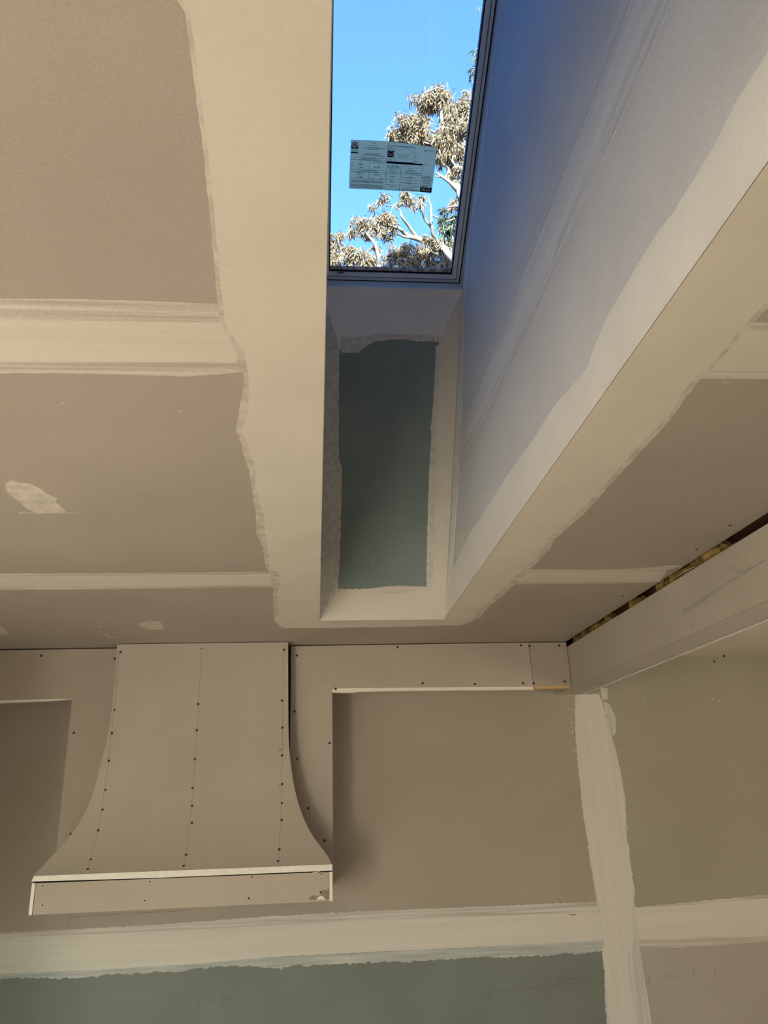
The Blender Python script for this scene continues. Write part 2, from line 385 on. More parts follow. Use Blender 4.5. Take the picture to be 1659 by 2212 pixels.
# compound over the corner beads of the shaft (left, far and right legs)
pe = 0.0
outer = [(370, -40), (383, 0), (398, 22), (401, 30), (405, 60), (415, 140), (428, 240), (440, 330), (452, 450), (460, 540), (467, 620), (472, 657), (476, 694), (488, 716), (500, 735), (509, 754), (513, 786),
         (527, 809), (527, 828), (519, 871), (513, 910), (510, 929), (521, 953), (527, 984), (538, 1015), (544, 1058), (552, 1104), (554, 1151), (567, 1182), (573, 1221), (583, 1236), (587, 1264), (591, 1271),
         (590, 1322), (593, 1341), (606, 1353), (614, 1357), (686, 1356.5), (794, 1355), (877, 1353.7), (996, 1350), (1016, 1342.6), (1038, 1335.7), (1041, 1326), (1060, 1307), (1082, 1289), (1114, 1260),
         (1150, 1224), (1186, 1188), (1199, 1163), (1233, 1134), (1262, 1108.6), (1277, 1094), (1313, 1051), (1355, 1006), (1400, 958), (1453, 900), (1482, 855), (1512, 819.5), (1539, 796), (1609, 716), (1659, 664), (1720, 590)]
o3 = P_CEIL.poly(outer)
inner = [Vector((o3[-1].x, YN, HC)), Vector((SX1, YN, HC)), Vector((SX1, YE, HC)), Vector((SX0, YE, HC)), Vector((SX0, YN, HC)), Vector((o3[0].x, YN, HC))]
sm = flat(P_CEIL.p0, P_CEIL.n, rough(o3+inner, .010, .0019, 21, keep=range(len(o3)-1, len(o3)+6)))
slab('compound_smear', sm, (0, 0, -1), 0, .0012, MAT['smear'], ce)
# the full coat stops a little inside the smear, more so on the left leg
out2 = []
for i, (x, y) in enumerate(outer):
    if i < 34: out2.append((x+(10 if i < 15 else 14+6*math.sin(i*1.7)), y))
    elif i < 42: out2.append((x, y-1.5))
    else: out2.append((x-9-3*math.sin(i*2.1), y-6))
o4 = P_CEIL.poly(out2)
inner2 = [Vector((o4[-1].x, YN, HC)), Vector((SX1, YN, HC)), Vector((SX1, YE, HC)), Vector((SX0, YE, HC)), Vector((SX0, YN, HC)), Vector((o4[0].x, YN, HC))]
cm = flat(P_CEIL.p0, P_CEIL.n, rough(o4+inner2, .02, .0015, 22, keep=range(len(o4)-1, len(o4)+6)))
slab('joint_compound', cm, (0, 0, -1), 0, .0016, MAT['mud'], ce)
def zz(lst, ox, oy, s): return [(ox+x*s, oy+y*s) for x, y in lst]
S1 = .3887
mud('compound_patch', P_CEIL, zz([(30, 1260), (45, 1235), (70, 1228), (100, 1240), (130, 1243), (180, 1250), (230, 1275), (260, 1300), (300, 1320), (322, 1322), (312, 1345), (340, 1370), (372, 1408), (290, 1410), (200, 1412), (140, 1375), (80, 1325), (45, 1300)], 0, 560, S1), MAT['smear'], ce, .001, .0022, 31)
mud('compound_patch', P_CEIL, zz([(100, 1407), (445, 1407), (445, 1410), (100, 1413)], 0, 560, S1), MAT['smear'], ce, .0007, .0006, 32)
mud('compound_patch', P_CEIL, zz([(772, 2030), (790, 2015), (840, 2010), (890, 2015), (905, 2030), (908, 2055), (850, 2058), (810, 2060), (780, 2045)], 0, 560, S1), MAT['smear'], ce, .001, .0015, 33)
mud('compound_patch', P_CEIL, zz([(-30, 2020), (0, 2035), (30, 2055), (48, 2083), (0, 2083), (-30, 2083)], 0, 560, S1), MAT['smear'], ce, .001, .0015, 34)
for i, q in enumerate([(216, 1354, 5, 1), (232, 1372, 6, 1), (240, 1377, 10, .8), (82, 1278, 4, 1), (136, 871, 4, 1), (390, 888, 3, 1.5), (90, 1010, 4, .7), (1568, 826, 10, 3)]):
    x, y, a, b = q
    mud('compound_fleck', P_CEIL, [(x-a, y), (x-a*.3, y-b), (x+a, y-b*.4), (x+a*.4, y+b), (x-a*.4, y+b*.8)], MAT['smear'], ce, .0006, .0008, 40+i, .004)

# ------------------------------------------------------------------ light shaft
sh = structure('wall_light_shaft', 'drywall light shaft rising from the ceiling to the skylight')
near_top = Vector((0, GA.y, GA.z))+GS*GL
prof = [(YE, HC), (TOPY, TOPZ), (GA.y, GA.z), (near_top.y, near_top.z), (YN, HC)]
prof_up = [(p[0], p[1]+(.013 if i in (0, 4) else 0)) for i, p in enumerate(prof)]
zs = 1.245                                     # level of the seam in the side wall
def yat(z, a, b): return a[0]+(b[0]-a[0])*(z-a[1])/(b[1]-a[1])
for X, n, nm in ((SX1, (1, 0, 0), 'right'), (SX0, (-1, 0, 0), 'left')):
    a, b, c, d, e = prof
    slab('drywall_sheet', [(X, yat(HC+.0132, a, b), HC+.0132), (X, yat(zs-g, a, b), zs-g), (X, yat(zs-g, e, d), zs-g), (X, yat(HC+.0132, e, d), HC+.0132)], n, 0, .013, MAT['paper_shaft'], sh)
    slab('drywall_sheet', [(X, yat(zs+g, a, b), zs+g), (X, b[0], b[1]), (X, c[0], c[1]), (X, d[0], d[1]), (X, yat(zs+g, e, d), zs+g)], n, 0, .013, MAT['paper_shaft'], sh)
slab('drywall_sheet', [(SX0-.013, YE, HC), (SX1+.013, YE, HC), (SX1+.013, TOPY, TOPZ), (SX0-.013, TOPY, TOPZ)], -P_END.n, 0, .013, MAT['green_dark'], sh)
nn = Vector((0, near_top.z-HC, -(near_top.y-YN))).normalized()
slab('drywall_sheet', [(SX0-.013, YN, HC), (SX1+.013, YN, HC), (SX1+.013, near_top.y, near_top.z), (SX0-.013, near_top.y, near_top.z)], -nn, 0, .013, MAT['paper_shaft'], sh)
# lip under the skylight frame
slab('drywall_lip', [(SX0, 2.636, 1.921), (SX1, 2.636, 1.921), (SX1, GA.y-.006, GA.z-.004), (SX0, GA.y-.006, GA.z-.004)], Vector((0, .83, -.55)), 0, .03, MAT['mud_pale'], sh)
# compound on the leaning far wall: a border round the green board
def zp(lst): return zz(lst, 660, 560, .2411)
green_px = [(735, 753), (741, 761), (773, 760), (785, 750.5), (792.6, 743), (792.6, 735), (814, 736), (853, 731.7), (877, 731), (901, 738), (948, 736), (942, 789), (937, 873), (930, 926.5), (935, 946), (932.5, 1000), (929, 1068.5), (923.5, 1141), (922, 1267),
            (885.5, 1265.6), (828, 1267), (791.5, 1272), (730, 1272), (733.6, 1213), (737, 1105), (739, 1014), (732, 989), (732, 946), (732, 873), (732, 789)]
gp = P_END.poly(green_px)
eb = lambda x, u: Vector((x, YE+(TOPY-YE)*u, HC+(TOPZ-HC)*u))
gl_top, gl_right, gl_bot, gl_left = gp[0:11], gp[10:19], gp[18:23], gp[22:30]+[gp[0]]
def border(name, inner_line, outer_line, mat, t, seed, amp):
    r_ = rough(inner_line+list(reversed(outer_line)), .01, amp, seed, keep=range(len(inner_line)-1, len(inner_line)+len(outer_line)))
    slab(name, flat(P_END.p0, P_END.n, r_), P_END.n, 0, t, mat, sh)
EP = .0
border('joint_compound', gl_top, [eb(SX0, 1), eb(SX1, 1)], MAT['mud_pale'], .0010, 51, .0030)
border('joint_compound', gl_right, [eb(SX1, 1), eb(SX1, 0)], MAT['mud_z'], .0012, 52, .0016)
border('joint_compound', gl_bot, [eb(SX1, 0), eb(SX0, 0)], MAT['mud'], .0014, 53, .0022)
border('joint_compound', gl_left, [eb(SX0, 0), eb(SX0, 1)], MAT['smear_z'], .0012, 54, .0016)
mud('compound_smear', P_END, [(942, 745), (950, 745), (947, 860), (940, 930), (944, 990), (937, 1100), (936, 1200), (933, 1262), (921, 1262), (924, 1100), (931, 940), (937, 850)], MAT['smear_z'], sh, .0016, .0012, 55)
mud('compound_smear', P_END, zp([(310, 700), (560, 690), (640, 660), (1100, 680), (1195, 690), (1195, 735), (900, 716), (640, 732), (550, 770), (480, 835), (330, 838), (310, 800)]), MAT['smear_z'], sh, .0015, .0025, 56)
mud('compound_smear', P_END, zz([(640, 866), (740, 850), (830, 842), (900, 845), (1000, 850), (940, 868), (880, 885), (780, 890), (700, 882)], 560, 960, .3617), MAT['smear_x'], sh, .0018, .002, 57)
for i, q in enumerate(zz([(610, 650), (640, 690), (580, 690), (650, 640), (690, 670), (600, 620), (560, 660), (670, 710)], 560, 960, .3617)):
    a = rng.uniform(2.5, 6)
    mud('compound_fleck', P_END, [(q[0]-a, q[1]-1), (q[0], q[1]-a*.8), (q[0]+a, q[1]+1), (q[0]+a*.2, q[1]+a*.8)], MAT['thin_green'], sh, .0006, .0012, 60+i, .004)
# compound on the right side wall
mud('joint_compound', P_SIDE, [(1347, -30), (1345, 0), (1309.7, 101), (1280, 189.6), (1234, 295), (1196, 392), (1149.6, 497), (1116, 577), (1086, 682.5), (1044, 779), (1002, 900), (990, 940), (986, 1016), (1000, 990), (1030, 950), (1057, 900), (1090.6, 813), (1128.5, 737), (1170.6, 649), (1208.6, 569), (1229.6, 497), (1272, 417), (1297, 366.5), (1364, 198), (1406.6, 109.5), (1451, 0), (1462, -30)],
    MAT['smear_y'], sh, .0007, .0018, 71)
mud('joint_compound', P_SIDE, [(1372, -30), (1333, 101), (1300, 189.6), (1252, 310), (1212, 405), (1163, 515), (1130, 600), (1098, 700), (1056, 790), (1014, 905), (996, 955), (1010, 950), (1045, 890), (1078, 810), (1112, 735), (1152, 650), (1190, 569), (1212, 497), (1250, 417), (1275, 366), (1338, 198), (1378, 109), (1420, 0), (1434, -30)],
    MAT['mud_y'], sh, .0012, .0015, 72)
lo_edge = [(1740, -20), (1659, 114), (1592, 219), (1550, 303), (1500, 388), (1465.6, 442), (1461, 453), (1427.6, 493), (1373, 581), (1339, 640), (1318, 674), (1284, 750), (1270, 796), (1221, 851), (1196, 880), (1146, 960), (1095, 1028.7), (1059, 1086.6), (1015.7, 1151.7), (990, 1206), (974, 1238.5)]
l3 = P_SIDE.poly(lo_edge)
ring = rough(l3+[Vector((SX1, YE, HC)), Vector((SX1, l3[0].y, HC))], .012, .0022, 73, keep=range(len(l3)-1, len(l3)+2))
slab('joint_compound', flat(P_SIDE.p0, P_SIDE.n, ring), P_SIDE.n, 0, .0012, MAT['mud_pale'], sh)
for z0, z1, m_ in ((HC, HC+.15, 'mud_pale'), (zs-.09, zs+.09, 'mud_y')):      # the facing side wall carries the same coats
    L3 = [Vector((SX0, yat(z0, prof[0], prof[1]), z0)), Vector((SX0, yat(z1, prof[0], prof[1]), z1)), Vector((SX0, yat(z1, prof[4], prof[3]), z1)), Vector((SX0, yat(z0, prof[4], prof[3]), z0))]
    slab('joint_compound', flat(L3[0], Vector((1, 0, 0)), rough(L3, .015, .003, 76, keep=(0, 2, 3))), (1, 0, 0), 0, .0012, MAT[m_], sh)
mud('joint_compound', P_SIDE, [(999, 640), (1006, 640), (1018, 500), (1036, 400), (1062, 180), (1085, 0), (1076, 0), (1046, 250), (1010, 520)], MAT['mud_pale'], sh, .0008, .0012, 74)
mud('joint_compound', P_SIDE, [(999, 640), (1004, 640), (1000, 820), (992, 1000), (982, 1160), (972, 1300), (964, 1330), (962, 1330), (975, 1160)], MAT['mud_pale'], sh, .0014, .0008, 75)

# ------------------------------------------------------------------ skylight
win = tag(empty('window_1', (0, GA.y, GA.z)), 'white framed skylight over the light shaft', 'skylight', kind='structure')
def gpt(x, s, t): return Vector((x, GA.y, GA.z))+GS*s+GN*t
def ring_bars(x0, x1, s0, s1, w, t0, t1):
    out = []
    for a, b, c, d in ((x0, x1, s0, s0+w), (x0, x1, s1-w, s1), (x0, x0+w, s0+w, s1-w), (x1-w, x1, s0+w, s1-w)):
        out.append(slab_data([gpt(a, c, 0), gpt(b, c, 0), gpt(b, d, 0), gpt(a, d, 0)], GN, t0, t1))
    return merge(out)
wx0, wx1 = SX0+.002, SX1-.002
def wring(name, ins, w, t0, t1, mat):
    V, F = ring_bars(wx0+ins, wx1-ins, ins+.002, GL-ins-.002, w, t0, t1); return mesh_obj(name, V, F, mat, win)
wring('shadow_gap', 0, .003, .004, .03, MAT['gasket'])
wring('outer_frame', .003, .010, 0, .034, MAT['frame_cream'])
wring('groove', .013, .003, .010, .034, MAT['ink_grey'])
sash = wring('sash', .016, .017, .003, .038, MAT['frame_white'])
wring('gasket', .033, .0045, .010, .034, MAT['gasket'])
box_pts = [gpt(wx0+.0375, .0395, 0), gpt(wx1-.0375, .0395, 0), gpt(wx1-.0375, .052, 0), gpt(wx0+.0375, .052, 0)]
slab('dusty_ledge', box_pts, GN, .018, .026, MAT['dust'], win)
slab('pane', [gpt(wx0+.034, .036, 0), gpt(wx1-.034, .036, 0), gpt(wx1-.034, GL-.036, 0), gpt(wx0+.034, GL-.036, 0)], GN, .030, .036, MAT['glass'], win)
# small maker's plate on the sash
plate_pl = Plane(GA+GN*.003, -GN)
strokes('maker_mark', plate_pl, [[(718, 592), (722, 589.5), (727, 592), (731, 590)], [(742, 590), (746, 592), (750, 590)], [(718, 594.5), (750, 595)]], MAT['ink_grey'], sash, .0012, .0006)
mud('maker_plate', plate_pl, [(728, 587.6), (743, 588), (743, 591.2), (728, 590.8)], MAT['ink_grey'], sash, .0005, .0002, 3)

# product label stuck on the inside of the pane
LB = .1326
def lz(lst): return zz(lst, 740, 290, LB)
lab_out = [(140, 88), (300, 96), (480, 102), (740, 118), (900, 133), (1100, 154), (1300, 180), (1420, 197), (1535, 218), (1515, 400), (1490, 600), (1465, 800), (1445, 952), (1258, 937), (1000, 922), (690, 905), (400, 893), (108, 880), (116, 650), (126, 400)]
lab0 = P_GLASS.at(*lz([(690, 905)])[0])
lab = thing('product_label', 'pale blue printed energy rating label stuck on the skylight glass', 'label', (lab0.x, lab0.y, lab0.z))
slab('label_sheet', P_GLASS.poly(lz(lab_out)), P_GLASS.n, 0, .0006, MAT['label'], lab)
T1, T2 = .0010, .0014
def lpoly(lst, t0=.0004, t1=T1): return slab_data(P_GLASS.poly(lz(lst)), P_GLASS.n, t0, t1)
def lline(lst, w=4):
    return ribbon_data(P_GLASS.poly(lz(lst)), P_GLASS.n, w*LB*3.05/FPX, T1)
fc = bpy.data.curves.new('lettering', 'FONT'); fc.fill_mode = 'FRONT'; fc.resolution_u = 2
fo = bpy.data.objects.new('lettering', fc); COL.objects.link(fo)
def ltext(s, x, y, cap, slope=.05, shear=0.0, width=None, t=T2, bold=0.0):
    """Lettering set out on the label: (x, y) is the left end of the base line, cap the height of a capital."""
    fc.body = s; fc.size = 1.0; fc.offset = bold
    bpy.context.view_layer.update()
    ev = fo.evaluated_get(bpy.context.evaluated_depsgraph_get()); me = ev.to_mesh()
    vs_ = [v.co.copy() for v in me.vertices]; fs = [tuple(p.vertices) for p in me.polygons]
    ev.to_mesh_clear()
    if not vs_: return [], []
    w0 = max(v.x for v in vs_); s_ = cap/.70; sx = (width/w0) if width else s_
    pts = [(x+v.x*sx, y-v.y*s_+v.x*sx*slope) for v in vs_]
    P = [P_GLASS.at(*q)+P_GLASS.n*t for q in lz(pts)]
    F = []
    for f in fs:
        nn_ = (P[f[1]]-P[f[0]]).cross(P[f[2]]-P[f[0]])
        F.append(f if nn_.dot(P_GLASS.n) > 0 else tuple(reversed(f)))
    return P, F
ink = []
for l in [[(135, 368), (720, 398)], [(130, 408), (718, 440)], [(122, 563), (710, 592)], [(120, 603), (705, 634)], [(116, 712), (700, 742)], [(745, 118), (720, 440), (690, 905)], [(268, 94), (255, 368)], [(445, 428), (435, 575)], [(428, 622), (420, 730)], [(955, 490), (922, 912)],
          [(1304, 490), (1260, 935)], [(712, 612), (1275, 642)], [(708, 640), (1275, 668)], [(705, 728), (1270, 760)], [(700, 815), (1268, 850)], [(692, 888), (1258, 920)], [(1180, 215), (1165, 470)], [(862, 205), (845, 445)], [(140, 300), (252, 308)]]:
    ink.append(lline(l, 4))
ink.append(lline(lab_out[:9], 3)); ink.append(lline(lab_out[8:13], 4)); ink.append(lline(lab_out[12:18], 4)); ink.append(lline(lab_out[17:]+[lab_out[0]], 4))
ink.append(lpoly([(735, 180), (1182, 212), (1181, 220), (734, 188)]))
ink.append(lpoly([(720, 438), (1155, 462), (1155, 472), (1304, 484), (1303, 508), (716, 472)]))
ink.append(lpoly([(140, 284), (248, 290), (247, 308), (139, 302)]))
ink.append(lpoly([(143, 232), (144, 185), (152, 150), (172, 130), (200, 122), (228, 130), (246, 155), (252, 190), (250, 238)]))        # dark arch behind the sun emblem
ink.append(lpoly([(738, 262), (838, 267), (832, 346), (732, 340)])); ink.append(lpoly([(732, 345), (830, 351), (829, 376), (730, 370)]))
ink.append(lpoly([(1268, 862), (1452, 878), (1445, 950), (1260, 934)]))
for s, x, y, cap, w in (('0.44', 256, 498, 30, 74), ('2.49', 254, 551, 30, 74), ('0.26', 514, 550, 34, 96), ('0.60', 234, 706, 34, 96)):
    ink.append(ltext(s, x, y, cap, .03, width=w, bold=.01))
ink.append(ltext('WDMA', 790, 556, 38, .05, width=138))
ink.append(ltext('Hallmark Certified', 755, 574, 13, .05, width=150)); ink.append(ltext('VELUX', 470, 145, 14, .04, width=78, bold=.01))
ink.append(ltext('Tested Product', 990, 524, 14, .03, width=130)); ink.append(ltext('Rating', 1090, 650, 10, .04, width=50))
for x, y, w in ((742, 515, 14), ): ink.append(lpoly([(x, y-10), (x+w, y-9), (x+w, y+5), (x, y+4)]))
for i in range(3):
    for j in range(3): ink.append(lpoly([(744+i*14, 528+j*12), (752+i*14, 528+j*12), (752+i*14, 536+j*12), (744+i*14, 536+j*12)]))
V, F = merge(ink); tag(mesh_obj('printing', V, F, MAT['ink'], lab), kind='stuff')
grey = []
r2 = random.Random(5)
def textrow(x0, x1, y, h=7, slope=.05):       # rows of print too small to be read
    x = x0
    while x < x1:
        w = r2.uniform(12, 34); e = min(x+w, x1); yy = y+(x-x0)*slope; y2 = y+(e-x0)*slope
        grey.append(lpoly([(x, yy-h/2), (e, y2-h/2), (e, y2+h/2), (x, yy+h/2)], .0004, .0009)); x = e+r2.uniform(4, 8)
for x0, x1, y in ((410, 596, 182), (415, 590, 212), (325, 680, 218), (395, 610, 240), (370, 620, 305), (345, 650, 322), (300, 690, 342), (310, 540, 388), (265, 580, 405), (300, 560, 583), (255, 595, 601), (280, 320, 440), (500, 640, 440), (475, 690, 462), (140, 195, 468), (140, 195, 512),
                  (228, 330, 628), (225, 355, 645), (520, 590, 645), (500, 605, 660), (455, 510, 718), (590, 650, 724), (375, 435, 790), (370, 430, 862), (790, 930, 508), (765, 880, 596), (795, 865, 628), (1015, 1270, 628) , (1060, 1140, 560), (1020, 1185, 585), (1030, 1210, 605), (770, 860, 682), (775, 850, 694), (765, 850, 762), (770, 840, 775), (760, 845, 848),
                  (1090, 1125, 684), (950, 1225, 698), (1040, 1145, 714), (1060, 1110, 772), (945, 1220, 786), (1020, 1140, 802), (985, 1160, 862), (955, 1190, 890), (960, 1240, 905), (1330, 1485, 265), (1340, 1370, 279), (1325, 1400, 498), (1170, 1225, 440), (860, 1160, 476), (765, 815, 214), (740, 840, 234), (150, 240, 265), (745, 810, 400), (740, 815, 418)):
    textrow(x0, x1, y)
for j in range(4): textrow(142, 668, 742+j*11, 5, .045)
for j in range(6): textrow(138, 660, 806+j*11, 5, .045)
for j, (x0, x1) in enumerate(((1305, 1425), (1302, 1450), (1302, 1455), (1308, 1445), (1310, 1425), (1308, 1430), (1288, 1425), (1284, 1380), (1284, 1445))): textrow(x0, x1, 678+j*20+(12 if j > 2 else 0)+(14 if j > 5 else 0), 9, .08)
# outline of a map of the country
mp_ = [(900, 290), (905, 235), (960, 222), (1040, 232), (1060, 228), (1095, 250), (1140, 262), (1146, 280), (1125, 300), (1108, 320), (1090, 345), (1080, 370), (1060, 390), (1070, 425), (1055, 405), (1000, 400), (965, 425), (940, 395), (905, 385), (893, 340), (900, 290)]
grey.append(lline(mp_, 3)); grey.append(lline([(895, 320), (960, 325), (1030, 335), (1090, 345)], 3))
for i in range(6): grey.append(lline([(925+i*24, 322+i*3), (922+i*24, 398-i*2)], 2))
for j in range(3): grey.append(lline([(896, 340+j*18), (1080-j*12, 350+j*18)], 2))
grey.append(lline([(1185, 362), (1215, 360), (1242, 368), (1240, 395), (1215, 408), (1190, 400), (1185, 362)], 3)); grey.append(lline([(1080, 410), (1140, 412)], 3))
V, F = merge(grey); tag(mesh_obj('fine_print', V, F, MAT['ink_grey'], lab), kind='stuff')
wht = [ltext('VELUX', 1280, 920, 42, .06, width=150, t=.0019, bold=.02)]
cx, cy = 199, 178
star = []
for i in range(32):
    a = 2*math.pi*i/32; r_ = 52 if i % 2 == 0 else 38; star.append((cx+r_*math.cos(a), cy+r_*.95*math.sin(a)))
wht.append(lpoly(star, .0004, T2))
wht.append(lline([(742, 306), (755, 288), (780, 278), (805, 280), (832, 294)], 6)); wht.append(lline([(738, 318), (760, 312), (772, 326), (790, 316), (812, 326), (826, 308)], 9))
wht.append(lpoly([(510, 335), (545, 318), (572, 340), (540, 360)], .0004, T2))
wht = [(v if i in (0, 1, 4) else [p+P_GLASS.n*.0008 for p in v], f) for i, (v, f) in enumerate(wht)]
V, F = merge(wht); tag(mesh_obj('white_printing', V, F, MAT['label_white'], lab), kind='stuff')
mesh_obj('emblem_centre', *lpoly([(cx+20*math.cos(a*.7854), cy+16*math.sin(a*.7854)) for a in range(8)], .0004, .0018), MAT['ink_grey'], lab)
bpy.data.objects.remove(fo)

# ------------------------------------------------------------------ hood wall
wf = structure('wall_back', 'hood wall of brown and green drywall with cream taped seams')
JX, JZ = 1.53, -.628
T_ = .013
def wsheet(x0, x1, z0, z1, mat): box('drywall_sheet', x0, x1, YW, YW+T_, z0, z1, mat, wf)
wsheet(XL, JX-g, JZ+g, HC+.5, MAT['paper_wall']); wsheet(JX+g, XR, JZ+g, HC+.5, MAT['paper_olive'])
wsheet(XL, JX-g, FLOOR, JZ-g, MAT['green']); wsheet(JX+g, XR, FLOOR, JZ-g, MAT['paper_lower'])
box('sheathing', XL, XR, YW+T_, YW+.12, FLOOR, 1.25, MAT['wood_dark'], wf)
mud('compound_smear', P_WALL, [(-60, 2017), (0, 2014), (145, 2008), (362, 1996), (603, 1978), (800, 1968), (1000, 1960), (1150, 1954), (1300, 1948), (1300, 1985), (600, 2012), (0, 2040), (-60, 2043)], MAT['smear_x'], wf, .0005, .0022, 81, xl=-1.755)
mud('compound_smear', P_WALL, [(-60, 2090), (600, 2055), (1310, 2025), (1310, 2054), (1298, 2054), (1275, 2058), (1252, 2061), (1220, 2058), (1205, 2062), (1174, 2064), (1083, 2069), (1037, 2066), (1000, 2070), (900, 2076), (784, 2080), (700, 2083), (663, 2088), (645, 2083), (620, 2090), (591, 2092), (545, 2088), (500, 2086), (460, 2090), (422, 2092), (380, 2100), (320, 2101), (270, 2104), (223, 2106), (180, 2112), (120, 2113), (60, 2112), (0, 2116), (-60, 2118)], MAT['smear_green'], wf, .0005, .004, 82, xl=-1.755)
mud('joint_compound', P_WALL, [(-60, 2029), (0, 2026), (350, 2011), (700, 1994), (1000, 1981), (1330, 1968), (1330, 2030), (1000, 2047), (800, 2056), (603, 2066), (400, 2083), (241, 2093), (0, 2103), (-60, 2106)], MAT['mud_x'], wf, .0010, .0012, 83, xl=-1.755)
mud('compound_smear', P_WALL, [(1350, 1962), (1371, 1960), (1500, 1948), (1659, 1932), (1740, 1925), (1740, 2026), (1659, 2033), (1560, 2041), (1437, 2047), (1386, 2043), (1350, 2042)], MAT['smear_x'], wf, .0005, .002, 84, xr=XR-.01)
mud('joint_compound', P_WALL, [(1340, 1966), (1380, 1963), (1520, 1952), (1659, 1940), (1740, 1933), (1740, 2007), (1659, 2012.5), (1500, 2022), (1381, 2029), (1340, 2031)], MAT['mud_x'], wf, .0011, .0010, 85, xr=XR-.01)
vl = [(1243, 1500), (1241, 1530.5), (1243, 1591), (1248, 1648.5), (1253, 1699), (1260, 1766), (1268.5, 1817), (1275, 1867.5), (1285, 1925), (1292, 1965), (1302, 2036), (1300.5, 2060), (1305.6, 2103), (1306, 2154), (1311, 2212), (1316, 2280)]
vr = [(1294, 1499), (1302, 1520), (1311, 1554), (1324, 1595), (1332.5, 1628), (1341, 1669), (1349, 1716), (1353, 1766), (1353, 1803.5), (1358, 1824), (1363, 1878), (1371, 1921.5), (1370, 1952), (1381, 2033), (1386, 2073), (1393, 2120), (1400, 2154), (1407, 2212), (1414, 2280)]
mud('compound_smear', P_WALL, vl+list(reversed(vr)), MAT['smear_z'], wf, .0012, .0022, 86)
vl2 = [(x+(2 if y < 1900 else 4), y) for x, y in vl]; vr2 = [(x-(3 if y < 1850 else 8 if y < 1960 else 12 if y < 2060 else 32), y) for x, y in vr]
mud('joint_compound', P_WALL, vl2+list(reversed(vr2)), MAT['mud_z'], wf, .0016, .0012, 87)
mud('compound_patch', P_WALL, zz([(583, 18), (632, 18), (632, 88), (602, 98), (588, 60)], 1100, 1480, .337), MAT['smear_z'], wf, .001, .0016, 88)
mud('compound_patch', P_WALL, zz([(602, 105), (640, 118), (662, 165), (682, 205), (684, 300), (672, 322), (655, 322), (630, 230)], 1100, 1480, .337), MAT['smear_z'], wf, .0009, .0018, 89)
for i, q in enumerate(zz([(404, 160), (402, 200), (398, 240), (403, 268), (405, 300), (385, 150), (388, 215), (420, 420), (422, 440), (762, 920), (758, 900), (445, 575), (865, 110), (866, 138), (1345, 100), (1305, 88), (380, 65), (410, 60)], 1100, 1480, .337)):
    a, b = rng.uniform(.8, 1.8), rng.uniform(1.6, 5)
    mud('compound_fleck', P_WALL, [(q[0]-a, q[1]), (q[0], q[1]-b), (q[0]+a, q[1]), (q[0]+.3, q[1]+b)], MAT['smear_z'], wf, .0006, .0006, 90+i, .004)
# pencil notes and setting-out lines
S8 = .4575
strokes('pencil_note', P_WALL, [zz(l, 900, 2000, S8) for l in (
    [(340, 283), (338, 330)], [(330, 320), (350, 312), (500, 300), (700, 272), (890, 260)],
    [(595, 236), (612, 238)], [(605, 238), (600, 256), (612, 250)], [(625, 244), (618, 252), (626, 258), (632, 248), (625, 244)],
    [(690, 238), (668, 240), (660, 250), (668, 260), (690, 258)], [(700, 235), (702, 258)], [(700, 248), (716, 244)], [(718, 238), (716, 258)], [(728, 240), (730, 258), (740, 240)], [(750, 240), (752, 256)], [(765, 238), (758, 246), (770, 252), (760, 258)], [(782, 240), (776, 248), (788, 252), (780, 258)], [(800, 238), (795, 246), (806, 250), (798, 256)], [(820, 250), (824, 252)])], MAT['pencil'], wf, .0014)
strokes('pencil_mark', P_WALL, [zz(l, 900, 2000, S8) for l in ([(1305, 200), (1307, 245)], [(1300, 212), (1312, 208)], [(1406, 200), (1411, 243)], [(1082, 266), (1100, 262)], [(1096, 235), (1099, 278)])], MAT['pencil'], wf, .0014, .0018)
strokes('pencil_note', P_WALL, [zz(l, 900, 2000, S8) for l in ([(1175, 228), (1165, 240), (1170, 250), (1182, 240), (1175, 228)], [(1190, 232), (1188, 246), (1198, 236)], [(1205, 236), (1202, 248), (1214, 238), (1212, 248)], [(1222, 238), (1230, 240), (1222, 246), (1232, 246)], [(1245, 236), (1238, 242), (1248, 248)])], MAT['pencil_faint'], wf, .0014)
strokes('pencil_mark', P_WALL, [zz(l, 900, 2000, S8) for l in ([(1000, 212), (1006, 260), (1012, 316)], [(1014, 248), (1018, 258), (1034, 248)])], MAT['scuff'], wf, .0014, .0020)
SB = .6028
strokes('pencil_note', P_WALL, [zz(l, 0, 1800, SB) for l in ([(713, 590), (709, 630)], [(705, 600), (720, 598)], [(704, 612), (718, 610)], [(748, 584), (758, 580), (752, 592), (746, 600), (760, 598)], [(768, 584), (764, 592), (774, 594), (766, 600)],
    [(798, 578), (788, 584), (798, 590), (788, 598)], [(802, 588), (802, 597), (812, 586), (812, 596)], [(818, 586), (814, 594), (822, 592), (826, 574), (826, 594)], [(795, 604), (786, 610), (796, 616), (786, 624)], [(800, 610), (804, 622)], [(812, 606), (808, 618), (818, 616)], [(824, 606), (822, 616), (832, 606), (836, 616)], [(842, 602), (848, 612), (862, 600)])], MAT['pencil'], wf, .0013)
strokes('pencil_line', P_WALL, [zz(l, 0, 1800, SB) for l in ([(1190, 470), (1191, 684)],)], MAT['pencil_faint'], wf, .0012)
strokes('pencil_line', P_WALL, [zz([(655, 880), (625, 915), (615, 945), (605, 1037)], 0, 1760, .2411), zz([(625, 915), (1000, 895), (1659, 858)], 0, 1760, .2411)], MAT['pencil_faint'], wf, .0016)
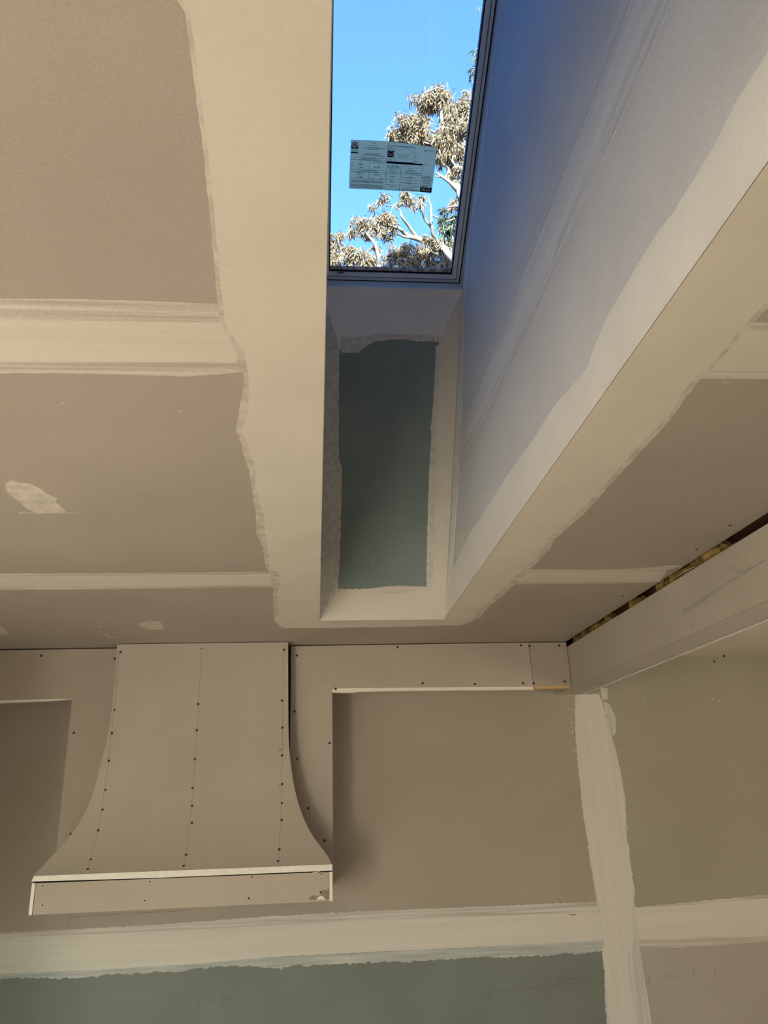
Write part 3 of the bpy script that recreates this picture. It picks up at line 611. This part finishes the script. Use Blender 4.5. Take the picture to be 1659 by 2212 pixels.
strokes('pencil_note', P_WALL, [zz(l, 600, 1340, .422) for l in ([(600, 1262), (612, 1266), (602, 1284), (614, 1284)], [(622, 1262), (632, 1270), (622, 1284)], [(945, 1320), (940, 1338)], [(960, 1322), (955, 1338), (968, 1330)], [(975, 1308), (985, 1310), (976, 1322), (986, 1322)], [(1000, 1298), (1008, 1310), (996, 1312)], [(1478, 900), (1490, 896), (1484, 910), (1496, 918)], [(1510, 885), (1502, 910), (1516, 920)], [(1530, 880), (1538, 900), (1542, 876)], [(1470, 822), (1510, 818)])], MAT['pencil_faint'], wf, .0014)
strokes('nick', P_WALL, [[(1229, 1976), (1244, 1976)]], MAT['pencil'], wf, .003, .0018)

# ------------------------------------------------------------------ screws (one mesh shared by all of them)
def screw_mesh(name, axis, r, mat):
    N = 10; V = []; F = []
    for rr, h in ((r, 0.0), (r*.8, .0012), (r*.35, .0012)):
        for i in range(N):
            a = 2*math.pi*i/N; u, v = rr*math.cos(a), rr*math.sin(a)
            V.append((u, -h, v) if axis == 'y' else (u, v, -h) if axis == 'z' else (-h, u, v))
    V.append((0, -.0006, 0) if axis == 'y' else (0, 0, -.0006) if axis == 'z' else (-.0006, 0, 0))
    for ring_ in (0, N):
        for i in range(N): j = (i+1) % N; F.append((ring_+i, ring_+j, ring_+N+j, ring_+N+i))
    for i in range(N): F.append((2*N+i, 2*N+(i+1) % N, 3*N))
    me = bpy.data.meshes.new(name); me.from_pydata(V, [], F); me.materials.append(mat); return me
SCR = {(a, m): screw_mesh('screw', a, .0062, MAT[m]) for a in 'yzx' for m in ('screw', 'rust')}
RINGM = screw_mesh('torn_paper', 'y', .0085, MAT['gypsum'])
def screw(p, parent, axis='y', mat='screw', n=None, s=1.0, ring=False):
    o = link(bpy.data.objects.new('screw', SCR[(axis, mat)]), parent)
    o.location = Vector((p[0], p[1], p[2]+EYE))-origin(parent); o.scale = (s, s, s)
    if n is not None: o.rotation_euler = Vector((0, -1, 0)).rotation_difference(n).to_euler()
    if ring:
        q = link(bpy.data.objects.new('torn_paper', RINGM), o); q.location = (0, .0006, 0)
    return o
for x, y in ((1577, 1135), (1505, 1186.5), (1345, 1288)): screw(P_CEIL.at(x, y), ce, 'z', s=.9)
screw(P_WALL.at(1543, 1429), wf); screw(P_WALL.at(1564, 1417), wf, s=1.2)

# ------------------------------------------------------------------ bulkheads round the cabinet niches
HB = HC-.007
b1 = thing('bulkhead', 'long drywall bulkhead between the hood and the boxed beam', 'bulkhead', (.5, YB, .52), 'drywall bulkheads beside the hood')
zb = .534
slab('face_board', [(-.128, YB, HB), (1.128, YB, HC-.004), (1.133, YB, zb-.002), (.083, YB, zb+.006), (.083, YB, -.40), (-.128, YB, -.40)], (0, 1, 0), 0, T_, MAT['paper_hood'], b1)
slab('end_board', [(1.1305, YB, HC-.005), (1.333, YB, HC-.005), (1.336, YB, zb-.001), (1.1355, YB, zb-.001)], (0, 1, 0), 0, T_, MAT['paper_wall'], b1)
slab('cut_edge', [(.084, YB, zb+.005), (.20, YB, zb+.006), (1.134, YB, zb-.003), (1.134, YB, zb-.019), (.40, YB, zb-.012), (.22, YB, zb-.013), (.19, YB, zb-.017), (.084, YB, zb-.014)], (0, 1, 0), .001, .03, MAT['gypsum'], b1)
box('timber_edge', 1.14, 1.333, YB+.001, YB+.04, zb-.017, zb-.002, MAT['wood'], b1)
box('return_board', .070, .083, YB+T_, YW-.0025, -.40, .60, MAT['paper_wall'], b1)
box('underside_board', .084, BX0-.002, YB+T_, YW-.0025, .585, .598, MAT['paper_wall'], b1)
boxes('framing', [(-.12, .068, YB+T_+.001, YB+.05, -.38, HB-.03), (.09, 1.33, YB+T_+.001, YB+.05, .61, HB-.03)], MAT['wood_dark'], b1)
b2 = thing('bulkhead', 'drywall bulkhead over the dark niche on the far side of the hood', 'bulkhead', (-1.4, YB, .51), 'drywall bulkheads beside the hood')
slab('face_board', [(-1.002, YB, HB), (-1.002, YB, -.40), (-1.206, YB, -.40), (-1.206, YB, .515), (-1.755, YB, .511), (-1.755, YB, HB)], (0, 1, 0), 0, T_, MAT['paper_wall'], b2)
slab('cut_edge', [(-1.207, YB, .514), (-1.755, YB, .510), (-1.755, YB, .496), (-1.6, YB, .498), (-1.3, YB, .505), (-1.207, YB, .511)], (0, 1, 0), .001, .03, MAT['gypsum'], b2)
box('return_board', -1.206, -1.193, YB+T_, YW-.0025, -.40, .60, MAT['paper_wall'], b2)
box('underside_board', -1.755, -1.207, YB+T_, YW-.0025, .56, .573, MAT['paper_wall'], b2)
for x, y in ((1125, 1394), (859, 1398), (641, 1416), (636, 1537), (642, 1639), (666, 1746), (701, 1815.5), (712, 1605), (725, 1488), (913, 1476), (1026, 1478), (1130, 1476), (1144, 1395.5), (1208, 1394.5), (1153, 1476), (1220, 1472)):
    screw(P_BULK.at(x, y), b1)
for x, y, m in ((89, 1416.5, 'screw'), (159.5, 1583, 'screw'), (247.8, 1422.7, 'screw'), (153, 1802, 'screw')): screw(P_BULK.at(x, y), b2, mat=m)
strokes('pencil_line', P_BULK, [zz([(575, 120), (595, 130), (612, 122), (614, 130)], 600, 1340, .422)], MAT['pencil_faint'], b1, .0014)
for i, q in enumerate([(714, 1466), (695, 1485), (1197, 1421), (1137, 1428), (1147, 1444), (1146, 1452)]):
    a = rng.uniform(1, 2.2); mud('compound_fleck', P_BULK, [(q[0]-a, q[1]-1.2), (q[0]+a, q[1]), (q[0]+.4, q[1]+1.5)], MAT['smear'], b1, .0006, .0004, 120+i, .004)

# ------------------------------------------------------------------ range hood boxed in drywall
hood = thing('range_hood', 'flared range hood boxed in unpainted drywall with screws and pencil lines', 'range hood', (-.565, 4.0, -.41))
PROF = [(HC-.004, 4.000), (.60, 3.999), (.46, 3.994), (.334, 3.985), (.20, 3.970), (.077, 3.950), (-.008, 3.926), (-.09, 3.890), (-.15, 3.857), (-.21, 3.815), (-.245, 3.785), (-.262, 3.768)]
ZT, ZBOT = PROF[0][0], PROF[-1][0]
def yprof(z):
    z = min(max(z, ZBOT), ZT)
    for (z0, y0), (z1, y1) in zip(PROF, PROF[1:]):
        if z <= z0 and z >= z1:
            t = (z0-z)/(z0-z1); return y0+(y1-y0)*t
    return PROF[-1][1]
def on_hood(px, py):                          # the point of the curved face that shows at a place of the photograph
    y = 3.95
    for _ in range(30):
        p = on(px, py, 1, y); y = .5*y+.5*yprof(p.z)
    return on(px, py, 1, y)
Z5 = lambda lst: zz(lst, 0, 1340, .4581)
LE = [on_hood(*q) for q in Z5([(552, 112), (549, 200), (540, 300), (525, 440), (508, 540), (490, 620), (470, 700), (448, 790), (423, 855), (400, 910), (372, 957), (345, 997), (305, 1048), (265, 1092), (210, 1150), (152, 1208)])]
RE = [on_hood(*q) for q in Z5([(1358, 95), (1359, 300), (1360, 500), (1362, 580), (1367, 640), (1375, 710), (1386, 780), (1401, 845), (1420, 905), (1443, 960), (1470, 1010), (1500, 1052), (1530, 1090), (1563, 1133)])]
def edge_x(E, z):
    if z >= E[0].z: return E[0].x
    for a, b in zip(E, E[1:]):
        if a.z >= z >= b.z and a.z-b.z > 1e-6:
            return a.x+(b.x-a.x)*(a.z-z)/(a.z-b.z)
    return E[-1].x
NZ, NXC = 60, 10
zsamp = [ZT+(ZBOT-ZT)*(i/NZ)**.8 for i in range(NZ+1)]
def smooth_list(v, k_=3):
    for _ in range(k_): v = [v[0]]+[(v[i-1]+2*v[i]+v[i+1])/4 for i in range(1, len(v)-1)]+[v[-1]]
    return v
ys_ = smooth_list([yprof(z) for z in zsamp]); xl_ = smooth_list([edge_x(LE, z) for z in zsamp]); xr_ = smooth_list([edge_x(RE, z) for z in zsamp])
xl_[-1] = min(xl_[-1], -1.190); xr_[-1] = max(xr_[-1], .066)
V, F = [], []
TH = .012
for layer in (0, 1):
    for i, z in enumerate(zsamp):
        j0, j1 = max(i-1, 0), min(i+1, NZ)
        d = Vector((0, ys_[j1]-ys_[j0], zsamp[j1]-zsamp[j0])).normalized(); nb = Vector((0, -d.z, d.y))   # into the hood
        if nb.y < 0: nb = -nb
        off = nb*(TH*layer) if i not in (0, NZ) else Vector((0, TH*layer, 0))
        for c in range(NXC+1):
            x = xl_[i]+(xr_[i]-xl_[i])*c/NXC
            V.append(Vector((x, ys_[i], z))+off)
W_ = NXC+1; L_ = (NZ+1)*W_
for i in range(NZ):
    for c in range(NXC):
        a = i*W_+c; F.append((a, a+W_, a+W_+1, a+1)); b = a+L_; F.append((b, b+1, b+W_+1, b+W_))
    a = i*W_; F.append((a, a+L_, a+L_+W_, a+W_)); a = i*W_+NXC; F.append((a, a+W_, a+W_+L_, a+L_))
for c in range(NXC):
    F.append((c, c+1, c+1+L_, c+L_)); a = NZ*W_+c; F.append((a, a+L_, a+L_+1, a+1))
mesh_obj('curved_front_board', V, F, MAT['paper_hood'], hood, smooth=25)
# sides set in behind the front board, coloured dark for the gap's shade
for xs, sgn, nm in ((xl_, 1, 'side_board'), (xr_, -1, 'side_board')):
    V, F = [], []
    ins = .010
    for i, z in enumerate(zsamp):
        x = xs[i]+sgn*ins; yb = YB-.001
        for xx in (x, x+sgn*.012):
            V += [Vector((xx, ys_[i]+TH*1.3, z)), Vector((xx, max(yb, ys_[i]+.03), z))]
    for i in range(NZ):
        a = i*4; b = a+4
        F += [(a, a+1, b+1, b), (a+2, b+2, b+3, a+3), (a, b, b+2, a+2), (a+1, a+3, b+3, b+1)]
    F += [(0, 2, 3, 1), (NZ*4, NZ*4+1, NZ*4+3, NZ*4+2)]
    mesh_obj(nm, V, F, MAT['wood_dark'], hood)
# vertical cut end of the curved board: white gypsum strip
YF = PROF[-1][1]
xa, xb = xl_[-1]-.003, xr_[-1]+.004
AZ1, AZ0 = ZBOT-.026, -.412
slab('cut_edge', [(xa, YF, AZ1+.004), (xa+.008, YF, ZBOT-.001), (xb-.003, YF, ZBOT+.001), (xb, YF, ZBOT-.004), (xb, YF, AZ1+.002), (xa+.5, YF, AZ1)], (0, 1, 0), -.002, .02, MAT['gypsum'], hood)
apl, apr = xa+.002, xb
slab('apron_board', [(apl+.016, YF, AZ0), (apl+.0155, YF, AZ1-.004), (apr-.0145, YF, AZ1-.004), (apr-.0145, YF, AZ0+.006)], (0, 1, 0), .006, .018, MAT['paper_hood'], hood)
for x0, x1 in ((apl, apl+.0135), (apr-.0135, apr)):
    box('apron_side', x0, x1, YF+.007, YB-.001, AZ0+(.0 if x0 < -.5 else .006), AZ1-.003, MAT['paper_hood'], hood)
    box('cut_edge', x0, x1, YF+.003, YF+.007, AZ0+(.0 if x0 < -.5 else .006), AZ1-.003, MAT['gypsum'], hood)
box('apron_bottom', apl+.014, apr-.014, YF+.019, YB-.001, AZ0+.03, AZ0+.043, MAT['paper_hood'], hood)
box('apron_shadow_gap', apl+.002, apr-.002, YF+.012, YF+.03, AZ1-.01, AZ1+.006, MAT['dark'], hood)
P_APR = Plane((0, YF+.006, 0), (0, -1, 0))
Z6 = lambda lst: zz(lst, 540, 1760, .1447)
mud('torn_paper', P_APR, Z6([(885, 1275), (890, 1240), (920, 1210), (960, 1200), (1000, 1220), (1060, 1190), (1080, 1130), (1110, 1118), (1130, 1130), (1160, 1112), (1192, 1118), (1192, 1265), (1120, 1268)]), MAT['stain'], hood, .0005, .0008, 131, .005)
mud('bare_gypsum', P_APR, Z6([(1000, 1272), (1010, 1240), (1040, 1215), (1070, 1208), (1100, 1225), (1125, 1266)]), MAT['gypsum'], hood, .0010, .0008, 132, .005)
mud('scratch', P_APR, Z6([(915, 885), (950, 852), (1000, 850), (1080, 835), (1000, 862), (950, 872)]), MAT['smear'], hood, .0005, .0006, 133, .005)
for x, y, r_ in ((92, 1913.6, 1), (92, 1955.5, 1), (323.4, 1904.5, 1), (312.4, 1945.4, 1), (545, 1894, 1), (537.5, 1940.5, 0), (694, 1888.5, 1), (693, 1927.5, 0)):
    screw(P_APR.at(x, y), hood, mat='screw', s=.75, ring=bool(r_))
# screws and setting-out lines on the curved face
def hood_normal(p):
    e = .01; d = Vector((0, yprof(p.z+e)-yprof(p.z-e), 2*e)).normalized(); return Vector((0, -d.z, d.y))
hs_px = [(568, 150), (540, 423, 'rust'), (528, 532), (513, 662), (497, 800), (484, 893), (463, 990), (428, 1128), (414, 1173), (950, 133, 's'), (935, 395), (928, 518), (919, 655, 'rust'), (908, 790), (906, 875), (905, 955), (878, 1106), (866, 1158),
         (1340, 139), (1330, 379), (1332, 506), (1321, 610, 's'), (1330, 637), (1331, 772), (1320, 780, 's'), (1329, 862), (1328, 942), (1317, 1080), (1312, 1136)]
for q in hs_px:
    p = on_hood(*Z5([q[:2]])[0])
    p.y = yprof(p.z)
    fl_ = q[2] if len(q) > 2 else ''
    screw(p+hood_normal(p)*.0004, hood, n=hood_normal(p), mat='rust' if fl_ == 'rust' else 'screw', s=.55 if fl_ == 's' else .95)
for x in (-.972, -.571, -.161):
    pts = []
    for i, z in enumerate(zsamp):
        if .012 < i/NZ < .97: pts.append(Vector((x+.0015*math.sin(i*.35+x*9), ys_[i], z)))
    V, F = [], []
    for i, p in enumerate(pts):
        nb = hood_normal(p); q = p+nb*.0007
        V += [q-Vector((.0007, 0, 0)), q+Vector((.0007, 0, 0))]
        if i: F.append((2*i-2, 2*i-1, 2*i+1, 2*i))
    mesh_obj('pencil_line', V, F, MAT['pencil_faint'], hood)

# ------------------------------------------------------------------ boxed beam
beam = thing('ceiling_beam', 'long beam boxed in scuffed drywall below the ceiling gap', 'beam', ((BX0+BX1)/2, YW, BZ0))
def bslab(name, prof_, y0, y1, mat):          # an extrusion along y of a small (x, z) outline
    return slab(name, [(x, y0, z) for x, z in prof_], (0, 1, 0), 0, y1-y0, mat, beam)
BY0 = -.2
bslab('side_board', [(BX0, BZ0), (BX0, BZ1), (BX0+T_, BZ1), (BX0+T_, BZ0+.002)], BY0, YW, MAT['paper_beam'])
bslab('bottom_board', [(BX0+.001, BZ0-.0005), (BX0+T_, BZ0+.0035), (BX1-.017, BZ0+.0035), (BX1-.017, BZ0-.001)], BY0, YW, MAT['paper_beam'])
bslab('edge_bead', [(BX1-.014, BZ0-.003), (BX1-.014, BZ0+.02), (BX1, BZ0+.02), (BX1, BZ0-.001)], BY0, YW, MAT['mud_pale'])
bslab('side_board', [(BX1-T_-.002, BZ0+.021), (BX1-T_-.002, BZ1), (BX1-.002, BZ1), (BX1-.002, BZ0+.021)], BY0, YW, MAT['paper_beam'])
bslab('timber_core', [(BX0+.016, BZ0+.006), (BX0+.016, BZ1-.02), (BX1-.018, BZ1-.02), (BX1-.018, BZ0+.006)], BY0, YW, MAT['wood_dark'])
Z9 = lambda lst: zz(lst, 1380, 1080, .1682)
mud('scuff_mark', P_BEAM, Z9([(570, 1400), (600, 1375), (700, 1320), (760, 1290), (880, 1210), (1000, 1140), (1150, 1030), (1290, 960), (1290, 985), (1150, 1075), (1060, 1130), (960, 1210), (880, 1270), (800, 1330), (700, 1400), (600, 1470), (560, 1475)]), MAT['scuff'], beam, .0005, .0025, 141, .01)
mud('scuff_mark', P_BEAM, Z9([(1180, 830), (1200, 830), (1260, 900), (1340, 920), (1480, 840), (1600, 770), (1640, 770), (1500, 860), (1360, 950), (1270, 950), (1220, 900)]), MAT['scuff'], beam, .0005, .002, 142, .01)
mud('scuff_mark', P_BEAM, Z9([(670, 1600), (700, 1555), (715, 1570), (712, 1640), (690, 1630)]), MAT['scuff'], beam, .0005, .0015, 143, .01)
strokes('scratch', P_BEAM, [Z9(l) for l in ([(90, 1300), (150, 1370)], [(340, 1200), (350, 1290)], [(1240, 540), (1238, 590)], [(480, 990), (620, 900), (720, 860)], [(200, 1850), (215, 1885)])], MAT['scuff'], beam, .003)
# what shows through the gap over the beam
fr = tag(empty('roof_framing', (BX0+.1, 2.2, HC)), 'dark roof joists behind the gap above the beam', 'framing', kind='structure')
box('joist', BX0+.075, BX0+.115, -.2, YW, BZ1+.002, HC+.12, MAT['wood_dark'], fr)
def batt(pxs, r_, seed):
    """A ragged tuft of glass wool filling part of the gap."""
    rr = random.Random(seed); V, F = [], []
    ys = [onp(x, y, Vector((BX0+.02, 0, 0)), Vector((1, 0, 0))).y for x, y in pxs]
    y0, y1 = min(ys), max(ys); n_ = max(6, int((y1-y0)/.009)); sides = 9
    pts = [Vector((BX0+.050+rr.uniform(-.010, .010), y0+(y1-y0)*i/n_, HC-.006+rr.uniform(-.006, .008))) for i in range(n_+1)]
    rad = [(.006 if i in (0, n_) else r_*rr.uniform(.75, 1.25)) for i in range(n_+1)]
    v, f = tube_data(pts, rad, sides)
    v = [p+Vector((rr.uniform(-1, 1), rr.uniform(-1, 1), rr.uniform(-1, 1)))*.006 for p in v]
    f += [tuple(range(sides)), tuple(reversed(range(n_*sides, n_*sides+sides)))]
    c = Vector((BX0+.042, (y0+y1)/2, HC-.02))
    return v, f, c
for i, (pxs, r_, lb) in enumerate(((((1415, 1268), (1560, 1178)), .030, 'yellow glass wool bulging over the beam at the taped ceiling seam'),
                                   (((1232, 1384), (1312, 1330)), .026, 'brownish glass wool over the beam next to the hood wall'),
                                   (((1354, 1303), (1378, 1292)), .026, 'small tuft of yellow glass wool wedged over the beam'))):
    v, f, c = batt(pxs, r_, 30+i)
    o = mesh_obj('insulation', v, f, MAT['insul'], None, smooth=60)
    tag(o, lb, 'insulation', 'glass wool in the gap over the beam')

# ------------------------------------------------------------------ outdoors: ground and eucalyptus trees beyond the roof
tag(box('ground', -60, 60, -60, 80, FLOOR-.35, FLOOR-.3, MAT['ground']), 'dry ground around the house', 'ground', kind='structure')
ZT1 = lambda lst: zz(lst, 680, 0, .3073)
def leaves_obj(clusters, depth, mat, parent, size, seed, dens):
    rr = random.Random(seed); V, F, T = [], [], []
    for c in clusters:
        cx_, cy_, cr_ = c[:3]; (px, py), = ZT1([(cx_, cy_)])
        yy = depth+(c[3] if len(c) > 3 else 0)
        p0 = on(px, py, 1, yy); dist = p0.length; rad = cr_*.3073*dist/FPX
        n_ = int(dens*cr_*cr_/100)
        gc = lambda m_, s__: max(-1.6*s__, min(1.6*s__, rr.gauss(0, s__)))+m_
        sub = [(gc(0, .52), gc(0, .5), gc(0, .5)) for _ in range(max(3, int(cr_/9)))]
        for _ in range(n_):
            s_ = rr.choice(sub)
            q = p0+Vector((s_[0]+gc(0, .28), s_[1]+gc(0, .3), s_[2]*.9+gc(0, .28)))*rad
            L = size*rr.uniform(.6, 1.35); w = L*rr.uniform(.14, .22)
            d = Vector((rr.uniform(-.9, .9), rr.uniform(-.9, .9), -rr.uniform(.3, 1.3))).normalized()
            sd_ = d.cross(Vector((rr.uniform(-1, 1), rr.uniform(-1, 1), rr.uniform(-1, 1)))).normalized()*w/2
            bend = Vector((0, 0, -1))*L*.08
            k_ = len(V); V += [q, q+d*L*.45+sd_+bend*.3, q+d*L+bend*2, q+d*L*.45-sd_+bend*.3]; F.append((k_, k_+1, k_+2, k_+3))
            T.append(min(1, max(0, rr.gauss(.5, .28))))
    o = mesh_obj('foliage', V, F, mat, parent)
    a = o.data.attributes.new('tone', 'FLOAT', 'FACE'); a.data.foreach_set('value', T)
    tag(o, kind='stuff'); return o
def limbs(lines, depth, parent, name='limb', twigs=0, seed=1):
    rr = random.Random(seed)
    for ln, r0, r1 in lines:
        pts = []
        z_ = ZT1(ln)
        for i, (px, py) in enumerate(z_): pts.append(on(px, py, 1, depth+.15*math.sin(i*1.3+r0*50)))
        dense = []
        for a, b in zip(pts, pts[1:]):
            for s in range(3): dense.append(a.lerp(b, s/3)+Vector((rr.uniform(-1, 1), rr.uniform(-1, 1), rr.uniform(-1, 1)))*r0*.25)
        dense.append(pts[-1])
        rad = [r0+(r1-r0)*i/(len(dense)-1) for i in range(len(dense))]
        v, f = tube_data(dense, rad, 6)
        mesh_obj(name, v, f, MAT['bark'], parent, smooth=80)
def twig_mesh(clusters, depth, parent, seed, per=6):
    rr = random.Random(seed); parts = []
    for c in clusters:
        (px, py), = ZT1([(c[0], c[1])]); p0 = on(px, py, 1, depth+(c[3] if len(c) > 3 else 0)); rad = c[2]*.3073*p0.length/FPX
        base = p0+Vector((rr.uniform(-.2, .5), rr.uniform(-.2, .2), -.9))*rad
        for _ in range(per):
            e = p0+Vector((rr.gauss(0, .6), rr.gauss(0, .5), rr.gauss(.1, .5)))*rad
            m_ = base.lerp(e, .5)+Vector((rr.uniform(-.2, .2), 0, rr.uniform(-.1, .2)))*rad
            parts.append(tube_data([base, m_, e], [.016, .010, .005], 4))
    V, F = merge(parts); tag(mesh_obj('twigs', V, F, MAT['bark'], parent), kind='stuff')
DT = 12.0
gb = lambda px, py, d: (on(px, py, 1, d).x, d, FLOOR-.3)
# tall tree whose crown stands beside the skylight frame
t1 = thing('eucalyptus_tree', 'tall pale eucalyptus whose sunlit crown rises behind the printed label', 'tree', gb(1010, 440, DT), 'eucalyptus trees beyond the roof')
low = on(1012, 445, 1, DT)
v, f = tube_data([Vector((low.x+.5, DT, FLOOR-.3)), Vector((low.x+.45, DT, 3)), Vector((low.x+.25, DT, 7)), low], [.26, .22, .15, .10], 8)
mesh_obj('trunk', v, f, MAT['bark'], t1, smooth=80)
limbs([([(1075, 1450), (1030, 1370), (980, 1290), (950, 1200), (930, 1080), (915, 960), (890, 820), (900, 740)], .085, .025), ([(1030, 1370), (960, 1290), (900, 1240), (850, 1215)], .05, .02), ([(1000, 1310), (930, 1250), (850, 1240)], .03, .012),
       ([(950, 1200), (900, 1150), (865, 1100)], .035, .015), ([(1060, 1260), (1000, 1200), (970, 1130), (990, 1040)], .04, .02), ([(915, 960), (820, 920), (700, 900)], .035, .012), ([(930, 1060), (1000, 960), (1040, 820)], .04, .015), ([(890, 830), (840, 760), (800, 720)], .025, .01), ([(905, 880), (960, 800), (1060, 720)], .028, .01),
       ([(1075, 1450), (1060, 1340), (1065, 1240)], .05, .03)], DT, t1)
cl1 = [(770, 690, 80), (850, 700, 85), (900, 690, 65), (960, 790, 60), (790, 750, 55, .4), (1070, 720, 80, .3), (1040, 790, 65), (1090, 800, 75, .3), (660, 840, 60, -.2), (720, 860, 70), (640, 910, 75), (590, 950, 65), (690, 960, 70), (770, 940, 70), (850, 980, 75), (930, 950, 75), (1000, 900, 90), (1060, 900, 85, .3), (970, 1000, 80), (1050, 990, 80), (890, 1060, 60), (960, 1090, 60), (1030, 1080, 65), (1010, 1180, 55), (900, 1130, 45), (1040, 1250, 50), (560, 910, 30), (1010, 1400, 40), (1000, 1460, 40)]
leaves_obj(cl1, DT, MAT['leaf'], t1, .125, 3, 10.5); twig_mesh(cl1, DT, t1, 4)
# spreading lower tree
t2 = thing('eucalyptus_tree', 'open eucalyptus with bare forking pale limbs below the printed label', 'tree', gb(980, 560, DT-1), 'eucalyptus trees beyond the roof')
low = on(990, 575, 1, DT-1)
v, f = tube_data([Vector((low.x+1.2, DT-1, FLOOR-.3)), Vector((low.x+1.0, DT-1, 4)), Vector((low.x+.4, DT-1, 7.4)), low], [.22, .18, .12, .09], 8)
mesh_obj('trunk', v, f, MAT['bark'], t2, smooth=80)
limbs([([(1010, 1872), (940, 1780), (860, 1710), (730, 1680), (650, 1655), (600, 1610), (560, 1590), (500, 1570)], .07, .015), ([(860, 1700), (830, 1640), (820, 1560), (815, 1460), (795, 1380)], .04, .012), ([(720, 1675), (660, 1590), (615, 1530), (600, 1480), (560, 1445), (500, 1450)], .035, .008),
       ([(825, 1600), (770, 1540), (750, 1470), (755, 1400)], .03, .01), ([(700, 1670), (620, 1665), (560, 1630)], .03, .01), ([(860, 1530), (800, 1500)], .02, .008)], DT-1, t2)
cl2 = [(490, 1390, 32), (455, 1400, 18), (650, 1370, 45), (690, 1400, 35), (520, 1500, 35), (500, 1550, 55), (440, 1560, 45), (550, 1590, 50), (470, 1610, 45), (720, 1440, 30), (760, 1380, 25), (800, 1680, 40), (900, 1740, 60), (950, 1690, 50), (540, 1660, 25), (600, 1430, 20), (965, 1770, 45), (850, 1760, 40)]
leaves_obj(cl2, DT-1, MAT['leaf'], t2, .115, 5, 9.0); twig_mesh(cl2, DT-1, t2, 6, 4)
# small tree at the end with the taped far wall
t3 = thing('eucalyptus_tree', 'slender young eucalyptus with a pinkish crown low in the glass', 'tree', gb(815, 575, DT+1), 'eucalyptus trees beyond the roof')
low = on(818, 575, 1, DT+1)
v, f = tube_data([Vector((low.x+.2, DT+1, FLOOR-.3)), Vector((low.x+.15, DT+1, 5)), low], [.14, .11, .05], 8)
mesh_obj('trunk', v, f, MAT['bark'], t3, smooth=80)
limbs([([(450, 1870), (445, 1780), (405, 1690), (360, 1630), (315, 1585)], .045, .012), ([(430, 1740), (440, 1680), (420, 1660)], .02, .008), ([(415, 1600), (420, 1500), (405, 1460)], .015, .006)], DT+1, t3)
cl3 = [(400, 1455, 28), (300, 1580, 50), (340, 1560, 35), (270, 1620, 45), (330, 1620, 40), (380, 1640, 35), (420, 1740, 35), (390, 1580, 28)]
leaves_obj(cl3, DT+1, MAT['leaf'], t3, .115, 7, 9.0); twig_mesh(cl3, DT+1, t3, 8, 4)
t4 = thing('eucalyptus_tree', 'broad bushy eucalyptus crown along the lower edge of the skylight glass', 'tree', gb(840, 600, DT+3), 'eucalyptus trees beyond the roof')
low = on(840, 590, 1, DT+3)
v, f = tube_data([Vector((low.x, DT+3, FLOOR-.3)), Vector((low.x+.2, DT+3, 6)), low], [.3, .2, .08], 8)
mesh_obj('trunk', v, f, MAT['bark'], t4, smooth=80)
cl4 = [(120, 1680, 50), (180, 1660, 40), (110, 1760, 60), (190, 1770, 65), (250, 1810, 60), (330, 1830, 65), (130, 1850, 60), (400, 1850, 60), (470, 1840, 55), (540, 1800, 55), (590, 1770, 55), (640, 1740, 50), (620, 1810, 60), (700, 1830, 60), (770, 1770, 60), (760, 1840, 60), (830, 1830, 60), (900, 1840, 60), (960, 1850, 50), (260, 1740, 30), (720, 1750, 35), (60, 1720, 60), (20, 1800, 70), (300, 1900, 80), (600, 1900, 80), (850, 1910, 80)]
leaves_obj(cl4, DT+3, MAT['leaf'], t4, .14, 9, 9.5); twig_mesh(cl4, DT+3, t4, 10, 3)
# darker tree standing nearer, mostly behind the frame
t5 = thing('eucalyptus_tree', 'dark green eucalyptus sprigs hanging past the skylight frame', 'tree', gb(1060, 420, DT-3.5), 'eucalyptus trees beyond the roof')
b5 = on(1060, 420, 1, DT-3.5)
v, f = tube_data([Vector((b5.x+.6, DT-3.5, FLOOR-.3)), Vector((b5.x+.5, DT-3.5, 4)), b5+Vector((.3, 0, 0)), on(1060, 190, 1, DT-3.5)+Vector((.2, 0, 0)), on(1075, 90, 1, DT-3.5)], [.16, .13, .08, .05, .03], 8)
mesh_obj('trunk', v, f, MAT['bark'], t5, smooth=80)
limbs([([(1230, 340), (1160, 330), (1135, 350)], .02, .006), ([(1230, 490), (1150, 470), (1110, 480)], .02, .006), ([(1200, 1450), (1020, 1440), (920, 1460)], .03, .008), ([(1200, 1560), (1000, 1530), (920, 1560)], .03, .008)], DT-3.5, t5)
cl5 = [(1135, 355, 18), (1140, 395, 18), (1105, 490, 20), (1115, 540, 24), (900, 1470, 28), (900, 1540, 35), (930, 1600, 40), (970, 1500, 38), (970, 1570, 40), (900, 1620, 30), (990, 1640, 35), (890, 1580, 25), (1170, 60, 14), (1180, 430, 40), (1200, 620, 50)]
leaves_obj(cl5, DT-3.5, MAT['leaf_dark'], t5, .12, 11, 4.2)
